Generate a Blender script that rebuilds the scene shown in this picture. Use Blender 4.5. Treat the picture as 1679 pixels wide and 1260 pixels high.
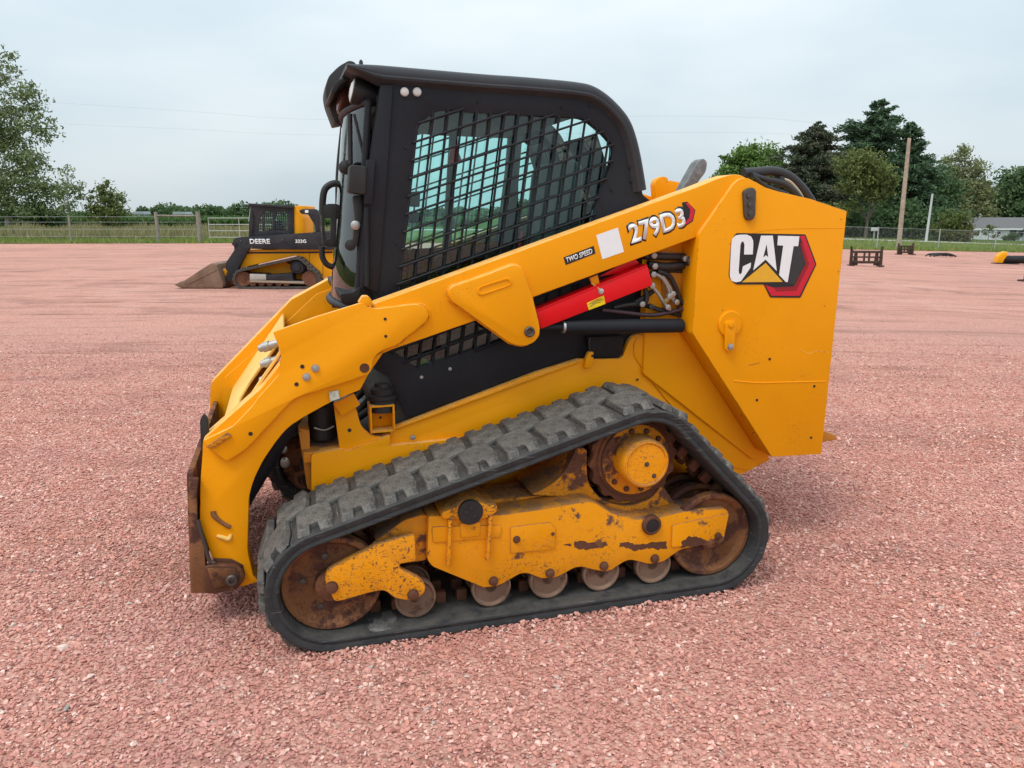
import bpy, bmesh, math, random
import numpy as np
from mathutils import Vector, Matrix

for o in list(bpy.data.objects):
    bpy.data.objects.remove(o)
scene = bpy.context.scene
col = scene.collection
rad = math.radians

# ------------------------------------------------------------------ camera
cam_data = bpy.data.cameras.new('camera')
cam = bpy.data.objects.new('camera', cam_data)
col.objects.link(cam)
cam.location = (0, 0, 1.58)
cam.rotation_euler = (rad(90 - 12.4326), 0, 0)
cam_data.sensor_width = 36.0
cam_data.lens = 36.0 * 1261.0 / 1679.0
cam_data.clip_start = 0.05
cam_data.clip_end = 3000
scene.camera = cam

# ------------------------------------------------------------------ sky, sun, exposure
SUN_EL, SUN_AZ = 60.0, -138.0        # azimuth measured from +Y towards +X, in degrees
world = bpy.data.worlds.new('World')
scene.world = world
world.use_nodes = True
wt = world.node_tree
wt.nodes.clear()
def wn(t, **k):
    n = wt.nodes.new(t)
    for a, b in k.items():
        setattr(n, a, b)
    return n
w_out = wn('ShaderNodeOutputWorld')
w_bg = wn('ShaderNodeBackground')
w_bg.inputs['Strength'].default_value = 0.1
w_sky = wn('ShaderNodeTexSky', sky_type='NISHITA')
w_sky.sun_disc = False
w_sky.sun_elevation = rad(SUN_EL)
w_sky.sun_rotation = rad(SUN_AZ)
w_sky.air_density = 1.0
w_sky.dust_density = 2.0
w_co = wn('ShaderNodeTexCoord')
w_map = wn('ShaderNodeMapping')
w_map.inputs['Scale'].default_value = (1.0, 1.0, 3.2)
w_noise = wn('ShaderNodeTexNoise')
w_noise.inputs['Scale'].default_value = 2.3
w_noise.inputs['Detail'].default_value = 5.0
w_noise.inputs['Roughness'].default_value = 0.45
w_ramp = wn('ShaderNodeValToRGB')
w_ramp.color_ramp.elements[0].position = 0.36
w_ramp.color_ramp.elements[0].color = (5.65, 6.7, 7.3, 1)
w_ramp.color_ramp.elements[1].position = 0.66
w_ramp.color_ramp.elements[1].color = (7.4, 8.1, 8.4, 1)
w_mix = wn('ShaderNodeMixRGB')
w_mix.inputs['Fac'].default_value = 0.86
wt.links.new(w_co.outputs['Generated'], w_map.inputs['Vector'])
wt.links.new(w_map.outputs['Vector'], w_noise.inputs['Vector'])
wt.links.new(w_noise.outputs['Fac'], w_ramp.inputs['Fac'])
# an overcast sky is brighter overhead than at the horizon
w_sep = wn('ShaderNodeSeparateXYZ')
w_grad = wn('ShaderNodeMapRange')
w_grad.inputs['From Min'].default_value = 0.0
w_grad.inputs['From Max'].default_value = 1.0
w_grad.inputs['To Min'].default_value = 0.97
w_grad.inputs['To Max'].default_value = 2.1
w_mul = wn('ShaderNodeVectorMath', operation='SCALE')
wt.links.new(w_co.outputs['Generated'], w_sep.inputs[0])
wt.links.new(w_sep.outputs['Z'], w_grad.inputs['Value'])
wt.links.new(w_sky.outputs['Color'], w_mix.inputs['Color1'])
wt.links.new(w_ramp.outputs['Color'], w_mul.inputs[0])
wt.links.new(w_grad.outputs['Result'], w_mul.inputs['Scale'])
wt.links.new(w_mul.outputs[0], w_mix.inputs['Color2'])
wt.links.new(w_mix.outputs['Color'], w_bg.inputs['Color'])
wt.links.new(w_bg.outputs['Background'], w_out.inputs['Surface'])

sun_data = bpy.data.lights.new('sun', 'SUN')
sun_data.energy = 1.5
sun_data.angle = rad(22)
sun_data.color = (1.0, 0.965, 0.9)
sun = bpy.data.objects.new('sun', sun_data)
col.objects.link(sun)
sd = Vector((math.sin(rad(SUN_AZ)) * math.cos(rad(SUN_EL)), math.cos(rad(SUN_AZ)) * math.cos(rad(SUN_EL)), math.sin(rad(SUN_EL))))
SUN_TO = sd
sun.rotation_euler = sd.to_track_quat('Z', 'Y').to_euler()
sun.location = (-20, -10, 30)

vs = scene.view_settings
vs.view_transform = 'Standard'
vs.look = 'None'
vs.exposure = 0.12
vs.gamma = 1.0
vs.use_curve_mapping = False
scene.cycles.max_bounces = 6
scene.cycles.diffuse_bounces = 3
scene.cycles.transparent_max_bounces = 24
scene.cycles.caustics_reflective = False
scene.cycles.caustics_refractive = False

# ------------------------------------------------------------------ materials
def new_mat(name):
    m = bpy.data.materials.new(name)
    m.use_nodes = True
    nt = m.node_tree
    b = nt.nodes['Principled BSDF']
    return m, nt, b
class NT:
    def __init__(s, nt):
        s.nt = nt
    def n(s, t, ins=None, **k):
        x = s.nt.nodes.new(t)
        for a, b in k.items():
            setattr(x, a, b)
        if ins:
            for a, b in ins.items():
                if hasattr(b, 'is_linked') or isinstance(b, bpy.types.NodeSocket):
                    s.nt.links.new(b, x.inputs[a])
                else:
                    x.inputs[a].default_value = b
        return x
    def noise(s, vec, scale, detail=4, rough=0.55):
        return s.n('ShaderNodeTexNoise', {'Vector': vec, 'Scale': scale, 'Detail': detail, 'Roughness': rough}).outputs['Fac']
    def step(s, v, lo, hi):
        return s.n('ShaderNodeMapRange', {'Value': v, 'From Min': lo, 'From Max': hi}, clamp=True).outputs['Result']
    def mixc(s, f, a, b):
        x = s.n('ShaderNodeMixRGB')
        for i, v in (('Fac', f), ('Color1', a), ('Color2', b)):
            if isinstance(v, bpy.types.NodeSocket):
                s.nt.links.new(v, x.inputs[i])
            elif i == 'Fac':
                x.inputs[i].default_value = v
            else:
                x.inputs[i].default_value = (v[0], v[1], v[2], 1)
        return x.outputs['Color']
    def math(s, op, a, b=0.0):
        x = s.n('ShaderNodeMath', operation=op)
        for i, v in ((0, a), (1, b)):
            if isinstance(v, bpy.types.NodeSocket):
                s.nt.links.new(v, x.inputs[i])
            else:
                x.inputs[i].default_value = v
        return x.outputs[0]
    def link(s, a, b):
        s.nt.links.new(a, b)
def edge_mask(N, radius):
    bev = N.n('ShaderNodeBevel', {'Radius': radius}, samples=4)
    geo = N.n('ShaderNodeNewGeometry')
    dot = N.n('ShaderNodeVectorMath', {0: bev.outputs['Normal'], 1: geo.outputs['Normal']}, operation='DOT_PRODUCT')
    return N.math('SUBTRACT', 1.0, dot.outputs['Value'])

def mat_paint(name, base, rough=0.42, rust=0.0, wear=0.5, rustcol=(0.13, 0.055, 0.03), dust=0.15, dustcol=(0.42, 0.30, 0.22), metal=0.0, bump=0.02, var=0.10, scale=1.0, coat=0.0, chips=0.0, patch_lo=0.34, dust_or_skylight=0.0, spec=0.16, dust_or_skylight_col=(0.20, 0.135, 0.10)):
    m, nt, b = new_mat(name)
    N = NT(nt)
    co = N.n('ShaderNodeTexCoord').outputs['Object']
    big = N.noise(co, 2.3 * scale, 5)
    fine = N.noise(co, 42 * scale, 6, 0.65)
    dark = tuple(c * (1 - var) for c in base)
    lite = tuple(min(1, c * (1 + var)) for c in base)
    c = N.mixc(N.step(big, 0.3, 0.7), dark, lite)
    dmask = N.math('MULTIPLY', N.step(N.math('ADD', N.math('MULTIPLY', big, 0.5), N.math('MULTIPLY', fine, 0.5)), 0.42, 0.75), dust)
    c = N.mixc(dmask, c, dustcol)
    rgh = N.math('ADD', rough - 0.1, N.math('MULTIPLY', fine, 0.2))
    if wear > 0 or rust > 0:
        blot = N.noise(co, 6.5 * scale, 9, 0.68)
        scr = N.noise(N.n('ShaderNodeMapping', {'Vector': co, 'Scale': (5, 5, 22)}).outputs['Vector'], 11 * scale, 7, 0.7)
        msk = N.math('MAXIMUM', N.step(blot, 0.72 - 0.36 * rust, 0.76 - 0.34 * rust), N.math('MULTIPLY', N.step(scr, 0.78 - 0.26 * rust, 0.82 - 0.24 * rust), 0.85))
        if rust <= 0:
            msk = 0.0
        if chips > 0:
            patch = N.step(N.noise(co, 3.4, 5, 0.6), patch_lo, patch_lo + 0.18)
            chp = N.step(N.noise(co, 75, 9, 0.78), 0.555, 0.585)
            scr2 = N.step(N.noise(N.n('ShaderNodeMapping', {'Vector': co, 'Rotation': (0, 0.6, 0), 'Scale': (1.0, 1.0, 7.0)}).outputs['Vector'], 30, 8, 0.75), 0.58, 0.61)
            msk = N.math('MAXIMUM', msk, N.math('MULTIPLY', N.math('MAXIMUM', chp, scr2), N.math('MULTIPLY', patch, chips)))
        if wear > 0:
            e = N.step(edge_mask(N, 0.006), 0.02, 0.12)
            e = N.math('MULTIPLY', e, N.step(N.noise(co, 19, 6, 0.7), 0.64 - 0.25 * wear, 0.70 - 0.25 * wear))
            msk = N.math('MAXIMUM', msk, e)
        rc = N.mixc(N.noise(co, 60, 5), tuple(x * 0.55 for x in rustcol), tuple(x * 1.7 for x in rustcol))
        c = N.mixc(msk, c, rc)
        rgh = N.math('ADD', rgh, N.math('MULTIPLY', msk, 0.35))
    if dust_or_skylight > 0:  # up-facing tint: dust on the worn paints, painted skylight on plain yellow
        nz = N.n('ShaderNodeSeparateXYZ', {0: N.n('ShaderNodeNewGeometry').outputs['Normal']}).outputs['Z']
        sm = N.math('MULTIPLY', N.step(nz, 0.35, 0.75), N.math('MULTIPLY', N.step(N.noise(co, 14, 7, 0.7), 0.30, 0.55), dust_or_skylight))
        c = N.mixc(sm, c, dust_or_skylight_col)
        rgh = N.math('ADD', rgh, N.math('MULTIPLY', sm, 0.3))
    b.inputs['Specular IOR Level'].default_value = spec
    N.link(c, b.inputs['Base Color'])
    N.link(rgh, b.inputs['Roughness'])
    b.inputs['Metallic'].default_value = metal
    if coat:
        b.inputs['Coat Weight'].default_value = coat
        b.inputs['Coat Roughness'].default_value = 0.15
    if bump:
        bn = N.n('ShaderNodeBump', {'Height': N.math('ADD', N.math('MULTIPLY', fine, 0.4), N.noise(co, 9, 2)), 'Strength': bump * 10, 'Distance': 0.002})
        N.link(bn.outputs['Normal'], b.inputs['Normal'])
    return m
def mat_flat(name, base, rough=0.5, metal=0.0, var=0.12, scale=30, bump=0.0):
    m, nt, b = new_mat(name)
    N = NT(nt)
    co = N.n('ShaderNodeTexCoord').outputs['Object']
    f = N.noise(co, scale, 5)
    N.link(N.mixc(N.step(f, 0.3, 0.7), tuple(c * (1 - var) for c in base), tuple(min(1, c * (1 + var)) for c in base)), b.inputs['Base Color'])
    b.inputs['Roughness'].default_value = rough
    b.inputs['Metallic'].default_value = metal
    if bump:
        bn = N.n('ShaderNodeBump', {'Height': f, 'Strength': bump, 'Distance': 0.01})
        N.link(bn.outputs['Normal'], b.inputs['Normal'])
    return m
YEL = (0.88, 0.335, 0.0008)
M = {}
M['yellow'] = mat_paint('yellow_paint', YEL, 0.42, 0.0, 0.48, dust=0.10, dustcol=(0.62, 0.30, 0.06), var=0.05, bump=0.010, dust_or_skylight=0.65, dust_or_skylight_col=(0.86, 0.55, 0.22), chips=0.45, patch_lo=0.56)  # cream on upward faces is skylight painted into the colour
M['yellow_plain'] = mat_paint('yellow_paint_clean', YEL, 0.40, 0.0, 0.0, dust=0.08, dustcol=(0.62, 0.30, 0.06), var=0.05, bump=0.008)
M['yellow_grime'] = mat_paint('yellow_paint_grimy', (0.60, 0.23, 0.012), 0.55, 0.30, 0.8, dust=0.5, dustcol=(0.34, 0.24, 0.16), var=0.15)
M['yellow_worn'] = mat_paint('yellow_paint_chipped', (0.86, 0.325, 0.002), 0.5, 0.40, 1.0, rustcol=(0.12, 0.06, 0.042), dust=0.12, var=0.06, scale=1.0, chips=0.9, patch_lo=0.46, dust_or_skylight=0.75)
M['yellow_scratched'] = mat_paint('yellow_paint_scratched', (0.86, 0.325, 0.002), 0.5, 0.36, 1.0, rustcol=(0.10, 0.05, 0.036), dust=0.15, var=0.06, chips=1.0, patch_lo=0.26, dust_or_skylight=0.6)
M['yellow_rusty'] = mat_paint('yellow_paint_rusty', (0.72, 0.27, 0.006), 0.6, 0.56, 1.0, rustcol=(0.13, 0.06, 0.038), dust=0.35, dustcol=(0.22, 0.13, 0.085), var=0.15, chips=1.0, dust_or_skylight=0.8)
M['rust'] = mat_paint('rusty_steel', (0.125, 0.052, 0.03), 0.7, 0.45, 0.0, rustcol=(0.19, 0.085, 0.045), dust=0.35, dustcol=(0.20, 0.12, 0.085), metal=0.15, bump=0.05, var=0.3)
M['rust_orange'] = mat_paint('orange_rust', (0.215, 0.088, 0.034), 0.75, 0.62, 0.0, rustcol=(0.085, 0.038, 0.028), dust=0.55, dustcol=(0.26, 0.15, 0.095), bump=0.05, var=0.5, chips=0.8)
M['worn_steel'] = mat_paint('worn_roller_steel', (0.19, 0.115, 0.080), 0.55, 0.45, 0.0, rustcol=(0.12, 0.06, 0.04), dust=0.3, metal=0.2, bump=0.03, var=0.25)
M['black'] = mat_paint('black_paint', (0.017, 0.018, 0.0225), 0.45, 0.0, 0.0, dust=0.05, dustcol=(0.14, 0.12, 0.11), var=0.12, bump=0.008)
M['black_low'] = mat_paint('black_lower_panel', (0.012, 0.011, 0.012), 0.5, 0.0, 0.0, dust=0.12, dustcol=(0.13, 0.10, 0.09), var=0.15, bump=0.01)
M['roof_grey'] = mat_paint('roof_grey_plastic', (0.036, 0.037, 0.042), 0.46, 0.0, 0.0, dust=0.12, dustcol=(0.14, 0.12, 0.11), var=0.10, bump=0.008)
M['dark'] = mat_flat('dark_machinery', (0.014, 0.013, 0.013), 0.6)
M['hose'] = mat_flat('black_hose_rubber', (0.022, 0.022, 0.024), 0.5)
M['red'] = mat_paint('red_paint', (0.78, 0.004, 0.010), 0.36, 0, 0.35, dust=0.02, var=0.05, bump=0.004, coat=0.2)
M['steel'] = mat_flat('bright_steel', (0.55, 0.55, 0.55), 0.28, 0.9)
M['zinc'] = mat_flat('dull_zinc', (0.42, 0.41, 0.39), 0.45, 0.7)
M['bolt'] = mat_flat('dark_bolt_steel', (0.10, 0.085, 0.075), 0.5, 0.6)
M['white'] = mat_flat('white_decal', (0.86, 0.87, 0.87), 0.4, var=0.03)
M['decal_black'] = mat_flat('black_decal', (0.012, 0.012, 0.013), 0.35, var=0.05)
M['decal_grey'] = mat_flat('charcoal_decal_hexagons', (0.028, 0.028, 0.030), 0.4)
M['decal_red'] = mat_flat('red_decal', (0.62, 0.006, 0.03), 0.35, var=0.03)
M['decal_red_dark'] = mat_flat('dark_red_decal', (0.30, 0.004, 0.012), 0.35, var=0.03)
M['decal_yellow'] = mat_flat('yellow_decal', (0.80, 0.42, 0.02), 0.35, var=0.04)
M['tag_yellow'] = mat_flat('yellow_tag', (0.85, 0.60, 0.0), 0.4)
M['seat'] = mat_flat('grey_seat_vinyl', (0.10, 0.11, 0.11), 0.6)
M['seat_dark'] = mat_flat('dark_interior_plastic', (0.030, 0.032, 0.034), 0.6)
M['interior'] = mat_flat('grey_interior_liner', (0.075, 0.072, 0.070), 0.7)
M['lamp_lens'] = mat_flat('clear_lamp_lens', (0.6, 0.6, 0.58), 0.15)
M['lamp_brown'] = mat_flat('brown_lamp_lens', (0.13, 0.055, 0.04), 0.22)
M['light_yellow'] = mat_paint('pale_or_skylit_yellow', (0.86, 0.52, 0.12), 0.45, 0.0, 0.3, dust=0.35, dustcol=(0.75, 0.55, 0.30), var=0.10)  # pale yellow; on the arm cross plate the cream is painted-in skylight

def mat_rubber(name, base, dust, amount, scale=14, scuff=0.0):
    m, nt, b = new_mat(name)
    N = NT(nt)
    co = N.n('ShaderNodeTexCoord').outputs['Object']
    a = N.noise(co, scale, 8, 0.7)
    f = N.noise(co, 160, 4, 0.7)
    msk = N.math('MULTIPLY', N.step(N.math('ADD', N.math('MULTIPLY', a, 0.6), N.math('MULTIPLY', f, 0.4)), 0.40, 0.62), amount)
    oi = N.n('ShaderNodeObjectInfo').outputs['Random']
    msk = N.math('MULTIPLY', msk, N.math('ADD', 0.75, N.math('MULTIPLY', oi, 0.3)))
    c = N.mixc(msk, base, dust)
    if scuff:
        st = N.noise(N.n('ShaderNodeMapping', {'Vector': co, 'Rotation': (0, 0.02, 0), 'Scale': (1.6, 1.0, 60.0)}).outputs['Vector'], 3.0, 7, 0.7)
        c = N.mixc(N.math('MULTIPLY', N.step(st, 0.60, 0.66), scuff), c, (0.26, 0.25, 0.24))
    if scuff:
        nz = N.n('ShaderNodeSeparateXYZ', {0: N.n('ShaderNodeNewGeometry').outputs['Normal']}).outputs['Z']
        c = N.mixc(N.math('MULTIPLY', N.step(nz, 0.5, 0.85), N.math('MULTIPLY', N.step(a, 0.35, 0.6), 0.7)), c, (0.085, 0.074, 0.062))
    N.link(c, b.inputs['Base Color'])
    b.inputs['Roughness'].default_value = 0.75
    bn = N.n('ShaderNodeBump', {'Height': N.math('ADD', a, N.math('MULTIPLY', f, 0.5)), 'Strength': 0.5, 'Distance': 0.004})
    N.link(bn.outputs['Normal'], b.inputs['Normal'])
    return m
M['rubber'] = mat_rubber('track_rubber', (0.016, 0.018, 0.020), (0.085, 0.086, 0.086), 0.35, 14, 0.9)
M['rubber_lug'] = mat_rubber('dusty_tread_rubber', (0.036, 0.034, 0.032), (0.190, 0.173, 0.153), 0.92, 20)

def mat_glass(name, tint, refl=0.9):
    m, nt, b = new_mat(name)
    N = NT(nt)
    nt.nodes.remove(b)
    out = [n for n in nt.nodes if n.type == 'OUTPUT_MATERIAL'][0]
    tr = N.n('ShaderNodeBsdfTransparent', {'Color': (*tint, 1)})
    gl = N.n('ShaderNodeBsdfGlossy', {'Color': (refl, refl, refl, 1), 'Roughness': 0.02})
    fr = N.n('ShaderNodeFresnel', {'IOR': 1.5})
    mx = N.n('ShaderNodeMixShader', {'Fac': fr.outputs[0]})
    N.link(tr.outputs[0], mx.inputs[1])
    N.link(gl.outputs[0], mx.inputs[2])
    N.link(mx.outputs[0], out.inputs['Surface'])
    return m
M['glass'] = mat_glass('teal_tinted_glass', (0.845, 0.992, 0.975))
M['glass_front'] = mat_glass('clear_windscreen_glass', (0.90, 0.955, 0.945))

# ------------------------------------------------------------------ mesh helpers
def obj_from(name, me, mat, parent=None, smooth=40):
    o = bpy.data.objects.new(name, me)
    col.objects.link(o)
    if mat is not None and not me.materials:
        me.materials.append(M[mat] if isinstance(mat, str) else mat)
    if smooth:
        me.polygons.foreach_set('use_smooth', [True] * len(me.polygons))
        me.set_sharp_from_angle(angle=rad(smooth))
    if parent is not None:
        o.parent = parent
    return o
def fin(name, bm, mat, parent=None, smooth=40):
    bmesh.ops.recalc_face_normals(bm, faces=bm.faces)
    me = bpy.data.meshes.new(name)
    bm.to_mesh(me)
    bm.free()
    return obj_from(name, me, mat, parent, smooth)
def bevel(bm, off, seg=2, ang=28):
    if off <= 0:
        return
    bm.normal_update()
    ed = [e for e in bm.edges if len(e.link_faces) == 2 and e.calc_face_angle(0) > rad(ang)]
    if ed:
        bmesh.ops.bevel(bm, geom=ed, offset=off, offset_type='OFFSET', segments=seg, profile=0.5, affect='EDGES', clamp_overlap=True)
def fil(pts, r=0.02, n=4):
    """round the corners of a closed polygon; a point may carry its own radius as a third value"""
    out = []
    k = len(pts)
    for i in range(k):
        p = Vector(pts[i][:2]); a = Vector(pts[i - 1][:2]); b = Vector(pts[(i + 1) % k][:2])
        rr = pts[i][2] if len(pts[i]) > 2 else r
        d1 = a - p; d2 = b - p
        l1 = d1.length; l2 = d2.length
        if rr <= 0 or l1 < 1e-6 or l2 < 1e-6:
            out.append((p.x, p.y)); continue
        d1 /= l1; d2 /= l2
        t = min(rr, l1 * 0.45, l2 * 0.45)
        if d1.dot(d2) < -0.995:
            out.append((p.x, p.y)); continue
        A = p + d1 * t; B = p + d2 * t
        for j in range(n + 1):
            s = j / n
            q = A * (1 - s) ** 2 + p * 2 * s * (1 - s) + B * s * s
            out.append((q.x, q.y))
    return out
def circ(cx, cz, r, n=20, a0=0.0):
    return [(cx + r * math.cos(a0 + 2 * math.pi * i / n), cz + r * math.sin(a0 + 2 * math.pi * i / n)) for i in range(n)]
def add_prism(bm, pts, y0, y1, holes=(), bev=0.0, seg=2):
    t = bmesh.new()
    def loop(ps):
        vs_ = [t.verts.new((p[0], y0, p[1])) for p in ps]
        return vs_, [t.edges.new((vs_[i], vs_[(i + 1) % len(vs_)])) for i in range(len(vs_))]
    v, e = loop(pts)
    if holes:
        for h in holes:
            e = e + loop(h)[1]
        fs = [f for f in bmesh.ops.triangle_fill(t, edges=e, use_beauty=True)['geom'] if isinstance(f, bmesh.types.BMFace)]
        bmesh.ops.dissolve_limit(t, angle_limit=0.01, verts=[], edges=[ee for ee in t.edges if len(ee.link_faces) == 2]) if False else None
    else:
        fs = [t.faces.new(v)]
    fs = list(t.faces)
    r = bmesh.ops.extrude_face_region(t, geom=fs)
    bmesh.ops.translate(t, vec=(0, y1 - y0, 0), verts=[g for g in r['geom'] if isinstance(g, bmesh.types.BMVert)])
    bmesh.ops.recalc_face_normals(t, faces=t.faces)
    bevel(t, bev, seg)
    me = bpy.data.meshes.new('tmp')
    t.to_mesh(me); t.free()
    bm.from_mesh(me)
    bpy.data.meshes.remove(me)
def prism(name, pts, y0, y1, mat, parent, bev=0.004, holes=(), r=0.0, seg=2, smooth=40):
    if r > 0:
        pts = fil(pts, r)
    bm = bmesh.new()
    add_prism(bm, pts, y0, y1, holes, bev, seg)
    return fin(name, bm, mat, parent, smooth)
def add_box(bm, x0, x1, y0, y1, z0, z1, bev=0.0, mat=None):
    t = bmesh.new()
    bmesh.ops.create_cube(t, size=1)
    bmesh.ops.transform(t, matrix=Matrix.Translation(((x0 + x1) / 2, (y0 + y1) / 2, (z0 + z1) / 2)) @ Matrix.Diagonal((abs(x1 - x0), abs(y1 - y0), abs(z1 - z0), 1)), verts=t.verts)
    bevel(t, bev)
    if mat is not None:
        bmesh.ops.transform(t, matrix=mat, verts=t.verts)
    me = bpy.data.meshes.new('tmp'); t.to_mesh(me); t.free(); bm.from_mesh(me); bpy.data.meshes.remove(me)
def box(name, x0, x1, y0, y1, z0, z1, mat, parent, bev=0.004, m=None):
    bm = bmesh.new()
    add_box(bm, x0, x1, y0, y1, z0, z1, bev, m)
    return fin(name, bm, mat, parent)
def add_lathe(bm, prof, cx, cz, n=32, axis='y', c0=0.0):
    """prof: list of (r, h); axis y: centre (cx, cz) in the xz plane and h along y; axis z: centre (cx, cz)=(x, y), h along z"""
    rings = []
    for r, h in prof:
        ring = []
        for i in range(n):
            a = 2 * math.pi * i / n
            if axis == 'y':
                ring.append(bm.verts.new((cx + r * math.cos(a), h, cz + r * math.sin(a))))
            elif axis == 'x':
                ring.append(bm.verts.new((h, cx + r * math.cos(a), cz + r * math.sin(a))))
            else:
                ring.append(bm.verts.new((cx + r * math.cos(a), cz + r * math.sin(a), h)))
        rings.append(ring)
    for a, b in zip(rings, rings[1:]):
        for i in range(n):
            bm.faces.new((a[i], a[(i + 1) % n], b[(i + 1) % n], b[i]))
    bm.faces.new(rings[0]); bm.faces.new(rings[-1][::-1])
def lathe(name, prof, cx, cz, mat, parent, n=32, axis='y', smooth=35):
    bm = bmesh.new()
    add_lathe(bm, prof, cx, cz, n, axis)
    return fin(name, bm, mat, parent, smooth)
def spline(pts, sub=6):
    P = [Vector(p) for p in pts]
    if len(P) < 3:
        return P
    out = []
    for i in range(len(P) - 1):
        p0 = P[max(i - 1, 0)]; p1 = P[i]; p2 = P[i + 1]; p3 = P[min(i + 2, len(P) - 1)]
        for j in range(sub):
            t = j / sub
            out.append(0.5 * ((2 * p1) + (-p0 + p2) * t + (2 * p0 - 5 * p1 + 4 * p2 - p3) * t * t + (-p0 + 3 * p1 - 3 * p2 + p3) * t ** 3))
    out.append(P[-1])
    return out
def add_tube(bm, pts, r, n=10, smooth=True, sub=6):
    P = spline(pts, sub) if smooth else [Vector(p) for p in pts]
    R = r if isinstance(r, (list, tuple)) else None
    rings = []
    up = None
    for i, p in enumerate(P):
        d = (P[min(i + 1, len(P) - 1)] - P[max(i - 1, 0)]).normalized()
        if up is None:
            up = Vector((0, 0, 1)) if abs(d.z) < 0.9 else Vector((1, 0, 0))
        a = d.cross(up)
        if a.length < 1e-4:
            a = d.cross(Vector((0.3, 1, 0.2)))
        a.normalize(); b = a.cross(d).normalized(); up = b
        if R:
            f = i / (len(P) - 1) * (len(R) - 1); k = min(int(f), len(R) - 2); rr = R[k] + (R[k + 1] - R[k]) * (f - k)
        else:
            rr = r
        rings.append([bm.verts.new(p + (a * math.cos(2 * math.pi * j / n) + b * math.sin(2 * math.pi * j / n)) * rr) for j in range(n)])
    for a, b in zip(rings, rings[1:]):
        for i in range(n):
            bm.faces.new((a[i], a[(i + 1) % n], b[(i + 1) % n], b[i]))
    bm.faces.new(rings[0][::-1]); bm.faces.new(rings[-1])
def tube(name, pts, r, mat, parent, n=10, smooth=True, sub=6):
    bm = bmesh.new()
    add_tube(bm, pts, r, n, smooth, sub)
    return fin(name, bm, mat, parent, 50)
def bolt(x, z, y, r, parent, mat='bolt', h=0.008, name='bolt', out=-1):
    bm = bmesh.new()
    add_lathe(bm, [(r * 1.25, y), (r * 1.25, y + out * h * 0.35), (r, y + out * h * 0.36), (r, y + out * h * 0.9), (r * 0.8, y + out * h)], x, z, 12)
    return fin(name, bm, mat, parent, 30)
def hole(x, z, y, r, parent, out=-1, name='hole', mat='dark'):
    """the dark mouth of a drilled hole: a shallow recessed ring"""
    bm = bmesh.new()
    add_lathe(bm, [(r, y + out * 0.0008), (r * 0.99, y + out * 0.0016), (r * 0.82, y + out * 0.0012), (r * 0.8, y + out * 0.0006)], x, z, 14)
    return fin(name, bm, mat, parent, 30)
def mirror(o, parent=None, suffix=None):
    """a copy of a part (and its sub-parts) on the other side of the machine"""
    me = o.data.copy()
    n = len(me.vertices)
    co = np.empty(n * 3, dtype=np.float32)
    me.vertices.foreach_get('co', co)
    co[1::3] *= -1
    me.vertices.foreach_set('co', co)
    me.flip_normals()
    c = bpy.data.objects.new(o.name.split('.')[0], me)
    col.objects.link(c)
    c.parent = parent if parent is not None else o.parent
    for ch in list(o.children):
        if ch.type == 'MESH':
            mirror(ch, c)
    return c
def empty(name, loc, rz=0.0, label=None, cat=None, group=None):
    o = bpy.data.objects.new(name, None)
    col.objects.link(o)
    o.location = loc
    o.rotation_euler = (0, 0, rz)
    o.empty_display_size = 0.2
    tag(o, label, cat, group)
    return o
def tag(o, label=None, cat=None, group=None, kind=None):
    if label: o['label'] = label
    if cat: o['category'] = cat
    if group: o['group'] = group
    if kind: o['kind'] = kind
    return o
def lettering(name, s, p0, p1, height, y, mat, parent, offset=0.012, shear=0.0, depth=0.0008, pad=(0, 0, 0, 0)):
    """text fitted between p0 and p1 (baseline, xz) with a cap height, lying in the plane y"""
    cu = bpy.data.curves.new('txt', 'FONT')
    cu.body = s
    cu.size = 1.0
    cu.offset = offset
    cu.shear = shear
    cu.resolution_u = 3
    t = bpy.data.objects.new('txt', cu)
    col.objects.link(t)
    bpy.context.view_layer.update()
    dg = bpy.context.evaluated_depsgraph_get()
    me = bpy.data.meshes.new_from_object(t.evaluated_get(dg))
    bpy.data.objects.remove(t)
    n = len(me.vertices)
    co = np.empty(n * 3, dtype=np.float32)
    me.vertices.foreach_get('co', co)
    co = co.reshape(-1, 3)
    x = (co[:, 0] - co[:, 0].min()) / (co[:, 0].max() - co[:, 0].min())
    v = (co[:, 1] - co[:, 1].min()) / (co[:, 1].max() - co[:, 1].min())
    a = np.array(p0); d = np.array(p1) - a
    L = np.linalg.norm(d); u = d / L; w = np.array([-u[1], u[0]])
    out = np.zeros((n, 3), dtype=np.float32)
    xx = -pad[0] + x * (L + pad[0] + pad[1])
    vv = -pad[2] + v * (height + pad[2] + pad[3])
    out[:, 0] = a[0] + u[0] * xx + w[0] * vv
    out[:, 2] = a[1] + u[1] * xx + w[1] * vv
    out[:, 1] = y
    me.vertices.foreach_set('co', out.ravel())
    me.update()
    bm = bmesh.new(); bm.from_mesh(me)
    bpy.data.meshes.remove(me)
    r = bmesh.ops.extrude_face_region(bm, geom=list(bm.faces))
    bmesh.ops.translate(bm, vec=(0, -depth, 0), verts=[g for g in r['geom'] if isinstance(g, bmesh.types.BMVert)])
    return fin(name, bm, mat, parent, 0)

# ------------------------------------------------------------------ ground
def ground_z(x, y):
    """the yard falls away gently towards the right"""
    t = max(0.0, x - 3.0)
    t = min(t, 110.0)
    return -0.033 * (t - 2.0 * (1 - math.exp(-t / 2.0)))

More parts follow.
